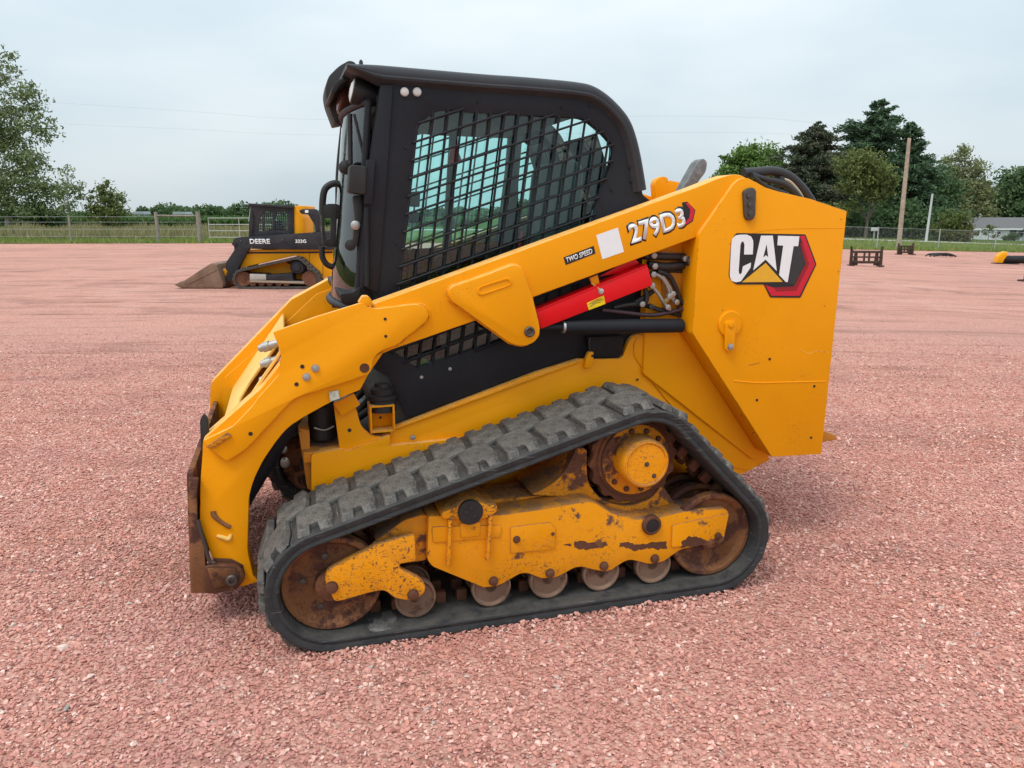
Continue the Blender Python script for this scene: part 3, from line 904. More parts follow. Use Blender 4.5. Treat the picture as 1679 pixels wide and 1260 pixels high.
conifer('spruce_tree', 'dark spruce hidden behind the willow', x_, 150.0, zt - ground_z(x_, 150), 6.5, 26, 'needle', 0.24, 0.03, 28, GW, 0.3, 0.0, lambda s: (1 - s) ** 0.5)
x_, zt = (90.09, 7.96)
conifer('spruce_tree', 'dark spruce showing at the right edge of the willow', x_, 152.0, zt - ground_z(x_, 152), 4.6, 27, 'needle', 0.24, 0.03, 28, GW, 0.3, 0.0, lambda s: (1 - s) ** 0.5)
b2 = [blob(X, Z, rx, rz) for (X, Z), rx, rz in zip([(40.05, 7.75), (42.10, 6.87), (38.62, 6.53), (41.30, 5.71), (43.12, 5.17), (39.62, 4.82), (42.54, 3.93), (37.94, 1.58), (39.00, 2.41)], (2.2, 2.0, 1.9, 2.4, 1.5, 1.8, 1.8, 1.5, 1.4), (1.0, 1.0, 0.9, 1.1, 0.9, 0.9, 0.9, 0.8, 0.7))]
x_, z_ = (41.52, -1.50)
broadleaf('leafy_tree', 'olive green tree with a bare forked trunk in front of the tallest pine', x_, 92.0, b2, 'leaf_olive', 28, 230, 40, 0.16, 0.20, 'bark', GW, 0.2, 0.34, ((41.71, 5.17)[0] - x_, 0, 6.5), 14)
b3 = [blob(X, Z, rx, rz) for (X, Z), rx, rz in zip([(76.48, 11.10), (75.14, 9.30), (78.94, 8.90), (73.67, 6.88), (76.87, 6.28), (80.22, 5.46), (75.14, 3.32), (78.86, 3.02), (72.73, 3.32), (80.85, 2.30), (77.04, 0.76)], (1.2, 2.0, 1.9, 2.4, 2.8, 2.2, 3.2, 3.2, 2.8, 2.4, 4.0), (2.2, 2.2, 2.1, 2.2, 2.4, 2.3, 2.5, 2.6, 2.5, 2.4, 2.6))]
x_, z_ = (77.67, -2.56)
broadleaf('willow_tree', 'airy pale willow rising left of the white house', x_, 136.0, b3, 'leaf_willow', 29, 520, 36, 0.20, 0.26, 'bark', GW, 0.25, 0.30, None, 26, 0.6)
b4 = [blob(X, Z, rx, rz) for (X, Z), rx, rz in zip([(50.44, 0.90), (49.36, 0.01), (51.70, -0.20), (50.50, -0.68)], (1.8, 1.5, 1.6, 2.2), (1.1, 1.0, 1.0, 0.8))]
x_, z_ = (50.60, -1.51)
broadleaf('round_shrub', 'rounded shrub with reddish and yellow green leaves beside the white pole', x_, 90.0, b4, 'leaf_shrub', 30, 150, 36, 0.13, 0.06, 'bark', None, 0.35, 0.22, None, 6, cat='shrub')
for i, (s, sd_, lab) in enumerate((("1395,375", 31, 'dark undergrowth at the foot of the olive tree'), ("1345,372", 32, 'dark undergrowth at the foot of the brownish spruce'), ("1455,372", 33, 'dark undergrowth behind the foot of the utility pole'), ("1505,374", 34, 'dark undergrowth left of the white pole'))):
    X, Z = ((42.30, 0.09), (38.48, 0.24), (47.08, 0.24), (50.90, 0.09))[i]
    broadleaf('undergrowth_shrub', lab, X, 98.0, [blob(X, Z, 3.4, 2.3), blob(X - 1.6, Z + 1.2, 2.2, 1.8), blob(X + 1.8, Z + 0.6, 2.2, 1.8)], 'leaf_dark', sd_, 130, 40, 0.19, 0.08, 'bark', 'undergrowth of the wood', 0.3, 0.25, None, 5, cat='shrub')
b5 = [blob(X, Z, rx, rz) for (X, Z), rx, rz in zip([(89.27, 7.04), (86.94, 4.43), (91.57, 6.00), (88.31, 2.32), (93.11, 2.85), (85.71, 1.58)], (4.0, 3.4, 4.5, 4.0, 5.0, 3.0), (3.0, 2.6, 3.2, 3.0, 3.4, 2.4))]
x_, z_ = (90.37, -2.25)
broadleaf('leafy_tree', 'broad dark green tree behind the white house at the right edge', x_, 140.0, b5, 'leaf_dark', 35, 330, 44, 0.26, 0.35, 'bark', GW, 0.4, 0.22)
b6 = [blob(X, Z, rx, rz) for (X, Z), rx, rz in zip([(68.14, -0.46), (67.54, -1.15), (68.96, -1.32)], (0.7, 0.5, 0.6), (0.7, 0.4, 0.4))]
x_, z_ = (68.17, -2.00)
broadleaf('garden_shrub', 'small airy shrub in front of the white house', x_, 112.0, b6, 'leaf_olive', 36, 26, 18, 0.11, 0.05, 'bark', None, 0.3, 0.26, None, 6, cat='shrub')
b7 = [blob(X, Z, rx, rz) for (X, Z), rx, rz in zip([(75.62, -1.65), (74.54, -1.83)], (0.9, 0.6), (0.45, 0.35))]
x_, z_ = (75.50, -2.10)
broadleaf('garden_shrub', 'low dark shrub by the door of the white house', x_, 118.0, b7, 'leaf_dark', 37, 50, 24, 0.13, 0.04, 'bark', None, 0.3, 0.26, None, 4, cat='shrub')

for i, (pts_, Y, lab) in enumerate((([(47.51, 7.23), (46.40, 4.42), (49.63, 3.98), (48.01, 1.76)], 118.0, 'dark leafy tree deep in the wood left of the olive tree'), ([(62.51, 6.26), (64.34, 4.02), (61.62, 3.57), (63.24, 1.58)], 120.0, 'dark leafy tree deep in the wood behind the white pole'), ([(57.56, 7.24), (59.25, 4.52), (56.48, 4.06), (58.42, 1.76)], 122.0, 'dark leafy tree deep in the wood behind the utility pole'))):
    bl_ = [blob(X, Z, rx, rz) for (X, Z), rx, rz in zip(pts_, (3.4, 3.6, 3.6, 4.2), (3.0, 3.2, 3.2, 3.4))]
    broadleaf('leafy_tree', lab, pts_[3][0], Y, bl_, 'leaf_dark', 60 + i, 240, 44, 0.24, 0.25, 'bark', GW, 0.35, 0.24)

# ---------------------------------------------------------------- grass, crop and the far tree line (uncountable)
def blades(name, label, mat, n, area, h, w, seed, cat='grass'):
    rng = np.random.default_rng(seed)
    P = []
    while sum(len(p) for p in P) < n:
        k = n * 2
        x = rng.uniform(area[0], area[1], k); t = rng.random(k)
        y0, y1 = area[2](x), area[3](x)
        y = y0 + (y1 - y0) * t
        P.append(np.stack([x, y], 1)[:n])
    P = np.concatenate(P)[:n]
    z = np.array([ground_z(a, b) for a, b in P])
    clump = 0.6 + 0.8 * (np.sin(P[:, 0] * 0.9) * np.sin(P[:, 1] * 0.7 + P[:, 0] * 0.3) * 0.5 + 0.5)
    hh = h * rng.uniform(0.5, 1.25, n) * clump
    C = np.stack([P[:, 0], P[:, 1], z], 1)
    a = rng.uniform(0, math.pi, n)
    U = np.stack([np.cos(a), np.sin(a), np.zeros(n)], 1) * (w * rng.uniform(0.6, 1.4, n))[:, None]
    W_ = np.stack([rng.normal(size=n) * 0.25 * hh, rng.normal(size=n) * 0.25 * hh, hh], 1)
    o = quads_mesh(name, C, U, W_, mat, None, True)
    tag(o, label, cat, None, 'stuff')
    return o
vn = np.vectorize(verge_near); rnr = np.vectorize(road_near)
blades('verge_grass', 'short green grass along the near edge of the verge', 'grass_green', 26000, (-62, 62, lambda x: vn(x) - 0.3, lambda x: vn(x) + 7), 0.22, 0.05, 1)
blades('tall_grass', 'tall brownish seeding grass on the verge left of the gate', 'grass_dry', 30000, (-75, -17, lambda x: vn(x) + 5, lambda x: rnr(x) - 2), 0.62, 0.07, 2)
blades('roadside_grass', 'mown green grass between the yard and the road on the right', 'grass_green', 16000, (5, 90, lambda x: vn(x) + 6, lambda x: np.maximum(rnr(x) - 1, vn(x) + 7)), 0.18, 0.07, 3)
blades('far_grass', 'rough green grass on the far side of the road', 'grass_green', 12000, (-90, 110, lambda x: rnr(x) + 7, lambda x: rnr(x) + 16), 0.16, 0.10, 4)
def crop():
    rng = np.random.default_rng(9)
    n = 60000
    t = rng.random(n) ** 2
    y = 100 + 130 * t
    x = rng.uniform(-0.95, 0.10, n) * (y + 5)
    x = np.minimum(x, -6 + 0 * x)
    z = rng.uniform(0.0, 1.0, n) ** 0.6 * (1.05 + 0.25 * np.sin(x * 0.05))
    C = np.stack([x, y, z], 1)
    U = unit(rng.normal(size=(n, 3)) + np.array([0, 0, 0.8])) * rng.uniform(0.15, 0.4, (n, 1))
    W_ = unit(np.cross(U, rng.normal(size=(n, 3)))) * rng.uniform(0.08, 0.16, (n, 1))
    o = quads_mesh('crop_field', C, U, W_, 'crop')
    tag(o, 'field of green crop stretching beyond the road on the left', 'crop', None, 'stuff')
crop()
def far_wood():
    rng = np.random.default_rng(19)
    Cs = []
    for i in range(150):
        X = -330 + 380 * rng.random(); Y = 480 + rng.random() * 60
        h = (4.5 + 3.0 * math.sin(X * 0.031 + 1) + 1.6 * math.sin(X * 0.11)) * rng.uniform(0.7, 1.25)
        if X > -175: h = h * 1.1 + 1.0
        h = max(2.0, h); r = rng.uniform(3, 7)
        m_ = 240
        d = unit(rng.normal(size=(m_, 3))) * rng.uniform(0.5, 1, (m_, 1))
        Cs.append(d * np.array([r, r, h * 0.5]) + np.array([X, Y, h * 0.5]))
    C = np.concatenate(Cs); n = len(C)
    U = unit(rng.normal(size=(n, 3))) * rng.uniform(0.4, 0.9, (n, 1))
    W_ = unit(np.cross(U, rng.normal(size=(n, 3)))) * rng.uniform(0.3, 0.6, (n, 1))
    o = quads_mesh('far_wood', C, U, W_, 'leaf_dark')
    tag(o, 'low line of trees on the far horizon to the left', 'wood', None, 'stuff')
far_wood()

# ---------------------------------------------------------------- buildings
M['siding'] = mat_flat('white_siding', (0.70, 0.72, 0.73), 0.6, scale=3, var=0.06)
M['shingle'] = mat_flat('grey_shingles', (0.13, 0.125, 0.125), 0.85, scale=9, var=0.25, bump=0.3)
M['trim'] = mat_flat('white_trim', (0.80, 0.80, 0.79), 0.5, var=0.03)
M['pane'] = mat_flat('dark_window_pane', (0.03, 0.035, 0.04), 0.12)
def house():
    Y = 122.0
    (x0, zt), (x1, _), (xr, zr) = [(70.99, -0.55), (82.75, -0.55), (71.91, 1.12)]
    zg = ground_z(x0 + 5, Y) - 0.2
    H = empty('house', ((x0 + x1) / 2, Y, zg), 0, 'low white house with a grey shingle roof at the right edge', 'house')
    w = (x1 - x0) / 2; eh = zt - zg; rh = zr - zg
    wall = box('wall', -w, w, 0, 8.5, 0, eh, 'siding', H, 0.0)
    bm = bmesh.new()
    e = 0.45
    v = [(-w - e, -e, eh), (w + e, -e, eh), (w + e, 8.5 + e, eh), (-w - e, 8.5 + e, eh), (-w + 1.0, 4.25, rh), (w + e, 4.25, rh)]
    vv = [bm.verts.new(p) for p in v]
    for f in ((0, 1, 5, 4), (2, 3, 4, 5), (0, 4, 3), (1, 2, 5), (3, 2, 1, 0)):
        bm.faces.new([vv[i] for i in f])
    rf_ = fin('roof', bm, 'shingle', H, 0)
    box('fascia', -w - e, w + e, -e - 0.04, -e - 0.002, eh - 0.22, eh + 0.02, 'trim', rf_, 0)
    lathe('vent_pipe', [(0.18, rh - 0.6), (0.18, rh + 0.35), (0.28, rh + 0.4), (0.28, rh + 0.5), (0.05, rh + 0.6)], -w * 0.35, 4.0, 'zinc', rf_, 10, 'z')
    for i, (a, b, c, d) in enumerate(((-0.30, -0.12, 0.35, 0.85), (-0.78, -0.66, 0.35, 0.88), (0.30, 0.52, 0.3, 0.85))):
        wn_ = box('window', a * w, b * w, -0.05, 0.02, eh * c, eh * d, 'trim', H, 0.0)
        box('pane', a * w + 0.12, b * w - 0.12, -0.062, -0.051, eh * c + 0.12, eh * d - 0.12, 'pane', wn_, 0.0)
    dr = box('door', -0.06 * w, 0.08 * w, -0.05, 0.02, 0.25, eh * 0.86, 'trim', H, 0)
    box('porch_recess', 0.10 * w, 0.28 * w, -0.03, 0.02, 0.2, eh * 0.95, 'pane', H, 0)
    # gabled wing towards the viewer on the right
    wg = box('wing_wall', 0.45 * w, w + 3, -3.0, 0.0 - 0.003, 0, eh, mat_flat('pale_blue_siding', (0.55, 0.62, 0.66), 0.6, scale=3, var=0.05), H, 0)
    bm = bmesh.new()
    a, b = 0.45 * w - 0.4, w + 3.4; m_ = (a + b) / 2
    vs_ = [bm.verts.new(p) for p in ((a, -3.4, eh - 0.1), (b, -3.4, eh - 0.1), (m_, -3.4, eh + 1.5), (a, 3.5, eh - 0.1), (b, 3.5, eh - 0.1), (m_, 3.5, eh + 1.5))]
    for f in ((0, 1, 2), (3, 5, 4), (0, 2, 5, 3), (1, 4, 5, 2), (0, 3, 4, 1)):
        bm.faces.new([vs_[i] for i in f])
    fin('wing_roof', bm, 'shingle', H, 0)
    # white lattice screen on the left end
    lx = -w
    bm = bmesh.new()
    for k in range(7):
        xx = lx - 1.6 + k * 0.75
        add_box(bm, xx, xx + 0.10, -2.05, -1.97, 0, 2.0)
        add_box(bm, -0.05, 0.05, -0.03, 0.03, 0, 1.25, 0, Matrix.Translation((xx + 0.12, -2.08, 0.1)) @ Matrix.Rotation(rad(32), 4, 'Y'))
        add_box(bm, -0.05, 0.05, -0.03, 0.03, 0, 1.25, 0, Matrix.Translation((xx + 0.75, -2.12, 0.1)) @ Matrix.Rotation(rad(-32), 4, 'Y'))
    add_box(bm, lx - 1.7, lx + 3.2, -2.16, -2.13, 1.9, 2.05)
    add_box(bm, lx - 1.7, lx + 3.2, -2.16, -2.13, 0.05, 0.2)
    fin('lattice_screen', bm, 'trim', H, 0)
house()
for i, (s, Y, lab) in enumerate((([(-206.80, -0.05), (-201.13, 3.20)], 430.0, 'far pale barn left of the fence posts on the horizon'), ([(-185.11, 0.28), (-177.96, 1.90)], 430.0, 'far low grey shed on the horizon above the gate'))):
    (xa, za), (xb, zb) = s
    h = max(zb, 3.0)
    Bn = empty('far_barn', ((xa + xb) / 2, Y, 0), 0, lab, 'barn', 'far farm buildings')
    w = (xb - xa) / 2
    box('wall', -w, w, 0, 8, 0, h * 0.6, mat_flat('weathered_barn_wall', (0.40, 0.42, 0.44), 0.8), Bn, 0)
    prism('roof', [(-w - 0.3, h * 0.6 - 0.05), (w + 0.3, h * 0.6 - 0.05), (w * 0.9, h), (-w * 0.9, h)], -0.4, 8.4, mat_flat('metal_barn_roof', (0.33, 0.36, 0.38), 0.6), Bn, 0)

# ---------------------------------------------------------------- fences, gate and poles
M['post'] = mat_flat('weathered_post_wood', (0.26, 0.23, 0.19), 0.9, scale=8, var=0.3, bump=0.4)
M['pole'] = mat_flat('utility_pole_wood', (0.40, 0.31, 0.24), 0.9, scale=5, var=0.25, bump=0.4)
M['galv'] = mat_flat('galvanised_pipe', (0.42, 0.43, 0.43), 0.5, 0.3)
M['gate_white'] = mat_flat('white_gate_pipe', (0.52, 0.53, 0.52), 0.5)
def wood_post(x, y, h, r, parent):
    bm = bmesh.new()
    z0 = 0
    add_tube(bm, [(x, y, -0.2), (x + 0.01, y, h * 0.5), (x - 0.012, y, h)], [r * 1.1, r, r * 0.92], 10, True, 3)
    return fin('post', bm, 'post', parent, 50)
FL = empty('wire_fence', (-25.0, 45.0, 0), 0, 'weathered wooden post and wire fence on the left verge', 'fence')
PF = [(-25.35, 45.0), (-20.35, 45.0), (-17.95, 45.0)]
for X, h, r in ((-37.0, 1.55, 0.06), (-31.0, 1.55, 0.06), (-25.35, 1.55, 0.055), (-20.35, 1.72, 0.10), (-17.95, 1.75, 0.13)):
    wood_post(X + 25.0, 0.0, h, r, FL)
tube('rail', [(-20.35 + 25, -0.02, 1.52), (-17.95 + 25, -0.02, 1.50)], 0.045, 'post', FL, 8, False)
for z in (0.35, 0.75, 1.15, 1.45):
    tube('wire', [(-37 + 25, 0, z), (-17.95 + 25, 0, z)], 0.006, 'galv', FL, 4, False)
GT = empty('pipe_gate', (-17.4, 45.0, 0), 0, 'pale pipe gate between the thick fence post and the small loader', 'gate')
for x0, x1, z0, z1 in ((0, 3.9, 1.38, 1.38), (0, 3.9, 1.02, 1.02), (0, 3.9, 0.66, 0.66), (0, 3.9, 0.30, 0.30)):
    tube('gate_rail', [(x0, 0, z0), (x1, 0, z1)], 0.017, 'gate_white', GT, 8, False)
for x in (0.0, 1.75, 3.9):
    tube('gate_upright', [(x, 0.03, 0.2), (x, 0.03, 1.40)], 0.017, 'gate_white', GT, 8, False)
FRt = empty('chain_link_fence', (30.0, 52.0, 0), 0, 'low galvanised chain-link fence along the road on the right', 'fence')
tops = []
for i in range(13):
    X = 8.0 + 5.2 * i
    Y = verge_near(X) + 1.4
    z0 = ground_z(X, Y)
    bm = bmesh.new()
    add_tube(bm, [(X - 30, Y - 52, z0 - 0.2), (X - 30, Y - 52, z0 + 1.42)], 0.036, 8, False)
    fin('post', bm, 'galv', FRt, 50)
    tops.append((X - 30, Y - 52, z0))
bm = bmesh.new()
for a, b in zip(tops, tops[1:]):
    for h in (1.36,):
        add_tube(bm, [(a[0], a[1], a[2] + h), (b[0], b[1], b[2] + h)], 0.012, 6, False)
fin('top_rail', bm, 'galv', FRt, 50)
bm = bmesh.new()
for a, b in zip(tops, tops[1:]):
    n = 36
    for k in range(-12, n):
        for s in (1, -1):
            t0 = k / n; t1 = (k + 9) / n
            q0, q1 = max(t0, 0), min(t1, 1)
            if q1 <= q0: continue
            def pt(t):
                u_ = (t - t0) / (t1 - t0)
                h = 0.05 + 1.28 * (u_ if s > 0 else 1 - u_)
                return (a[0] + (b[0] - a[0]) * t, a[1] + (b[1] - a[1]) * t, a[2] + (b[2] - a[2]) * t + h)
            add_tube(bm, [pt(q0), pt(q1)], 0.0016, 3, False)
ml = fin('wire_mesh', bm, 'galv', FRt, 0)
ml['kind'] = 'stuff'
px_, py_, pz_ = (26.56, 53.62, -0.71)
(xt, zt) = (26.50, 6.55)
up = tube('utility_pole', [(px_, py_, pz_ - 0.3), ((px_ + xt) / 2, py_, (pz_ + zt) / 2), (xt, py_, zt)], [0.165, 0.145, 0.115], 'pole', None, 14, False)
up.data.transform(Matrix.Translation((-px_, -py_, -pz_))); up.location = (px_, py_, pz_)
tag(up, 'tall leaning wooden utility pole on the right', 'pole')
px2, py2, pz2 = (44.55, 84.15, -1.31)
(xt2, zt2) = (44.68, 3.73)
up2 = tube('white_pole', [(px2, py2, pz2 - 0.3), (xt2, py2, zt2)], [0.14, 0.10], 'gate_white', None, 12, False)
up2.data.transform(Matrix.Translation((-px2, -py2, -pz2))); up2.location = (px2, py2, pz2)
tag(up2, 'thin white pole leaning behind the chain-link fence', 'pole')
def wire(name, pts, lab):
    o = tube(name, pts, 0.003, 'hose', None, 4, True, 8)
    tag(o, lab, 'wire', 'overhead wires')
(wxa, wza), (wxb, wzb), (wxc, wzc) = [(-46.20, 11.43), (-28.44, 10.33), (-14.77, 9.58)]
wire('overhead_wire', [(wxa, 70, wza), (wxb, 70, wzb), (wxc, 70, wzc), (18, 66, wzc - 0.2), (xt, py_, zt - 0.15)], 'upper thin overhead wire crossing the sky')
(wxa, wza), (wxb, wzb), (wxc, wzc) = [(-47.80, 9.81), (-29.40, 9.03), (-15.25, 8.51)]
wire('overhead_wire', [(wxa, 72, wza), (wxb, 72, wzb), (wxc, 72, wzc), (20, 68, wzc - 0.2), (xt + 0.1, py_, zt - 0.7)], 'lower thin overhead wire crossing the sky')
sx, sy, sz = (35.82, 77.48, -1.02)
SG = empty('mail_box', (sx, sy, sz), 0, 'small pale box on a post behind the chain-link fence', 'mailbox')
tube('post', [(0, 0, -0.1), (0, 0, 1.0)], 0.06, 'galv', SG, 8, False)
prism('box', fil([(-0.30, 1.0), (0.30, 1.0), (0.30, 1.35, 0.1), (-0.30, 1.35, 0.1)], 0.02), -0.15, 0.15, 'gate_white', SG, 0.01)

# ================================================================== the large track loader
L = empty('compact_track_loader', (-0.992, 3.488, -0.005), rad(16.3052),
          'large yellow and black compact track loader without a bucket, parked in the foreground', 'track loader')
# local axes: x towards the machine's rear, y towards its far side, z up; the near track's outer edge is y = -0.99
TI, TO = -0.54, -0.99
CF, CS, CR = Vector((0.07, 0.248)), Vector((1.31, 0.60)), Vector((1.65, 0.25))

def hull_path(cs, r):
    """closed belt path round three wheels: list of straight and arc pieces, with arc length"""
    segs = []
    k = len(cs)
    tang = []
    for i in range(k):
        a = cs[i]; b = cs[(i + 1) % k]
        d = (b - a).normalized()
        nrm = Vector((-d.y, d.x))       # outward on the left when going front -> sprocket -> rear (clockwise seen from the near side)
        tang.append((a + nrm * r, b + nrm * r, nrm))
    for i in range(k):
        p, q, nrm = tang[i]
        segs.append(('L', p, q, nrm, (q - p).length))
        n2 = tang[(i + 1) % k][2]
        c = cs[(i + 1) % k]
        a0 = math.atan2(nrm.y, nrm.x); a1 = math.atan2(n2.y, n2.x)
        while a1 > a0:
            a1 -= 2 * math.pi
        segs.append(('A', c, a0, a1, r, r * (a0 - a1)))
    total = sum(s[-1] for s in segs)
    def at(s):
        s = s % total
        for g in segs:
            if s <= g[-1] + 1e-9:
                if g[0] == 'L':
                    t = s / g[-1]
                    return g[1].lerp(g[2], t), g[3].copy()
                a = g[2] - s / g[4]
                n_ = Vector((math.cos(a), math.sin(a)))
                return g[1] + n_ * g[4], n_
            s -= g[-1]
        return segs[0][1], segs[0][3]
    return at, total
def belt(cs, ri, ro, y0, y1, name, mat, parent, n=220, ch=0.006):
    at, tot = hull_path(cs, ri)
    bm = bmesh.new()
    t = ro - ri
    sec = [(y0 + 0.014, 0.0), (y0 + 0.003, 0.004), (y0, 0.010), (y0 + 0.004, t * 0.45), (y0 + 0.001, t * 0.55), (y0, t - ch), (y0 + ch, t), (y1 - ch, t), (y1, t - ch), (y1, 0.010), (y1 - 0.014, 0.0)]
    rings = []
    for i in range(n):
        p, nn = at(tot * i / n)
        rings.append([bm.verts.new((p.x + nn.x * h, y, p.y + nn.y * h)) for y, h in sec])
    for i in range(n):
        a = rings[i]; b = rings[(i + 1) % n]
        for j in range(len(sec)):
            k = (j + 1) % len(sec)
            bm.faces.new((a[j], a[k], b[k], b[j]))
    return fin(name, bm, mat, parent, 40)
RI, RC, RL = 0.187, 0.239, 0.262
CS3 = [CF, CS, CR]
def lug_mesh(w0, w1, ln, h, notch, out):
    """one tread block: local x along the belt, y across, z outward; notch cut from the outer end"""
    bm = bmesh.new()
    a, b = w0, w1
    o_, i_ = (a, b) if out < 0 else (b, a)
    s = 1 if i_ > o_ else -1
    P = [(-ln * 0.46, o_), (-ln * 0.13, o_), (-ln * 0.115, o_ + s * notch), (ln * 0.115, o_ + s * notch), (ln * 0.13, o_), (ln * 0.46, o_),
         (ln / 2 + 0.006, o_ + s * 0.09), (ln * 0.50, i_ - s * 0.02), (ln * 0.40, i_ + s * 0.010), (-ln * 0.34, i_ + s * 0.010), (-ln * 0.48, i_ - s * 0.02), (-ln / 2 + 0.006, o_ + s * 0.09)]
    lo = [bm.verts.new((x * 1.05, y + (0.0 if abs(y - o_) > 1e-6 else s * 0.010), -0.004)) for x, y in P]
    hi = [bm.verts.new((x * 0.95, y + (s * 0.030 if abs(y - o_) < 1e-6 else 0.0), h)) for x, y in P]
    k = len(P)
    for i in range(k):
        bm.faces.new((lo[i], lo[(i + 1) % k], hi[(i + 1) % k], hi[i]))
    bm.faces.new(hi); bm.faces.new(lo[::-1])
    bmesh.ops.recalc_face_normals(bm, faces=bm.faces)
    bevel(bm, 0.004, 1, 30)
    me = bpy.data.meshes.new('tread_lug')
    bm.to_mesh(me); bm.free()
    me.polygons.foreach_set('use_smooth', [True] * len(me.polygons))
    me.set_sharp_from_angle(angle=rad(35))
    me.materials.append(M['rubber_lug'])
    return me
def make_track(side):
    s = side                       # -1 near, +1 far
    y0, y1 = (TO, TI) if s < 0 else (-TI, -TO)
    tr = belt(CS3, RI, RC, y0, y1, 'track', 'rubber', L)
    at, tot = hull_path(CS3, RC)
    mid = (y0 + y1) / 2
    NL = 30
    outer_e, inner_e = (y0, y1) if s < 0 else (y1, y0)
    mo = lug_mesh(min(outer_e, mid), max(outer_e, mid), 0.138, RL - RC, 0.064, s)
    # outer row: outer end at the outer edge; inner row: the mirror image
    mi = lug_mesh(min(inner_e, mid), max(inner_e, mid), 0.138, RL - RC, 0.064, -s)
    for k in range(NL * 2):
        p, nn = at(tot * (k / 2 + 0.1) / NL)
        o = bpy.data.objects.new('tread_lug', mo if k % 2 == 0 else mi)
        col.objects.link(o)
        o.parent = tr
        o.location = (p.x, 0, p.y)
        # local z -> outward normal, local x along the belt
        o.rotation_euler = (0, math.atan2(nn.x, nn.y), 0)
        o.scale = (1, 1, random.Random(k * 7 + s).uniform(0.82, 1.08))
    # steel guide lugs on the inside of the belt
    bm = bmesh.new()
    ati, toti = hull_path(CS3, RI)
    for k in range(52):
        p, nn = ati(toti * k / 52)
        rot = Matrix.Rotation(math.atan2(nn.x, nn.y), 4, 'Y')
        mt = Matrix.Translation((p.x, 0, p.y)) @ rot
        for yy in (mid - 0.05, mid + 0.05):
            add_box(bm, -0.022, 0.022, yy - 0.018, yy + 0.018, -0.045, 0.004, 0.006, mt)
    g = fin('guide_lugs', bm, 'rust', tr, 35)
    g['kind'] = 'stuff'
    return tr
track = make_track(-1)
track_far = make_track(1)

# ---------------------------------------------------------------- undercarriage
def roller(cx, cz, r, ys, name, mat, parent, hub=None, dish=0.012):
    bm = bmesh.new()
    for (a, b) in ys:
        add_lathe(bm, [(r * 0.30, a + dish), (r * 0.80, a + dish), (r * 0.90, a), (r * 0.97, a), (r, a + 0.006), (r, b - 0.006), (r * 0.97, b), (r * 0.3, b)], cx, cz, 40)
    add_lathe(bm, [(r * 0.28, ys[0][0] + dish), (r * 0.28, ys[-1][1])], cx, cz, 20)
    o = fin(name, bm, mat, parent, 30)
    return o
parts = []
idf = roller(0.07, 0.248, 0.185, [(-0.925, -0.87), (-0.79, -0.735), (-0.66, -0.61)], 'front_idler', 'rust_orange', L, dish=0.03)
lathe('hub', [(0.062, -0.90), (0.062, -0.935), (0.045, -0.94), (0.02, -0.94)], 0.07, 0.248, 'rust', idf)
for a in range(5):
    t = 0.5 + a * 2 * math.pi / 5
    bolt(0.07 + 0.105 * math.cos(t), 0.248 + 0.105 * math.sin(t), -0.897, 0.011, idf)
idr = roller(1.65, 0.25, 0.185, [(-0.925, -0.88), (-0.80, -0.755), (-0.68, -0.63)], 'rear_idler', 'rust_orange', L, dish=0.025)
lathe('hub', [(0.06, -0.89), (0.06, -0.93), (0.05, -0.935), (0.02, -0.935)], 1.65, 0.25, 'rust', idr)
parts += [idf, idr]
for rx, rz in [(0.378, 0.173), (0.680, 0.173), (0.919, 0.169), (1.147, 0.164), (1.384, 0.171)]:
    r = roller(rx, 0.064 + 0.080, 0.080, [(-0.925, -0.885), (-0.80, -0.76), (-0.68, -0.64)], 'track_roller', 'worn_steel', L)
    parts.append(r)
# main roller frame
FR = [(0.433, 0.478), (0.425, 0.299, .02), (0.447, 0.269), (0.647, 0.153), (0.711, 0.153, .03), (0.797, 0.194, .03), (0.830, 0.189, .03), (0.885, 0.159), (0.946, 0.153, .03), (1.040, 0.193, .03), (1.134, 0.157, .02), (1.181, 0.150, .02), (1.262, 0.194, .03), (1.360, 0.157, .02), (1.424, 0.159, .02), (1.500, 0.204, .02), (1.688, 0.219), (1.725, 0.343, .02), (1.707, 0.367, .02), (1.498, 0.374, .03), (1.414, 0.363, .02), (1.290, 0.364), (1.187, 0.402), (1.113, 0.454), (1.080, 0.467, .04), (0.862, 0.453), (0.723, 0.449), (0.452, 0.476)]
frame = prism('roller_frame', fil(FR, 0.008), -0.93, -0.78, 'yellow_worn', L, 0.006)
parts.append(frame)
# raised parts on the frame face
prism('cover_plate', fil([(0.753, 0.398), (0.919, 0.398), (0.941, 0.368), (0.938, 0.288), (0.920, 0.282), (0.753, 0.287)], 0.008), -0.937, -0.929, 'yellow_worn', frame, 0.002)
prism('lock_plate', fil([(0.445, 0.435), (0.718, 0.410), (0.714, 0.359), (0.448, 0.369)], 0.01), -0.936, -0.929, 'yellow_worn', frame, 0.002)
prism('boss_plate', [(0.552, 0.438), (0.634, 0.436), (0.630, 0.377), (0.556, 0.379)], -0.942, -0.935, 'yellow_worn', frame, 0.002)
prism('end_plate', fil([(1.453, 0.323), (1.720, 0.346), (1.701, 0.220), (1.595, 0.220), (1.455, 0.223)], 0.006), -0.938, -0.929, 'yellow_worn', frame, 0.002)
for (xa, za), (xb, zb) in ([(0.514, 0.461), (0.502, 0.274)], [(0.670, 0.459), (0.658, 0.277)]):
    prism('rib', [(xa - 0.008, za), (xa + 0.008, za), (xb + 0.008, zb), (xb - 0.008, zb)], -0.952, -0.929, 'yellow_scratched', frame, 0.003)
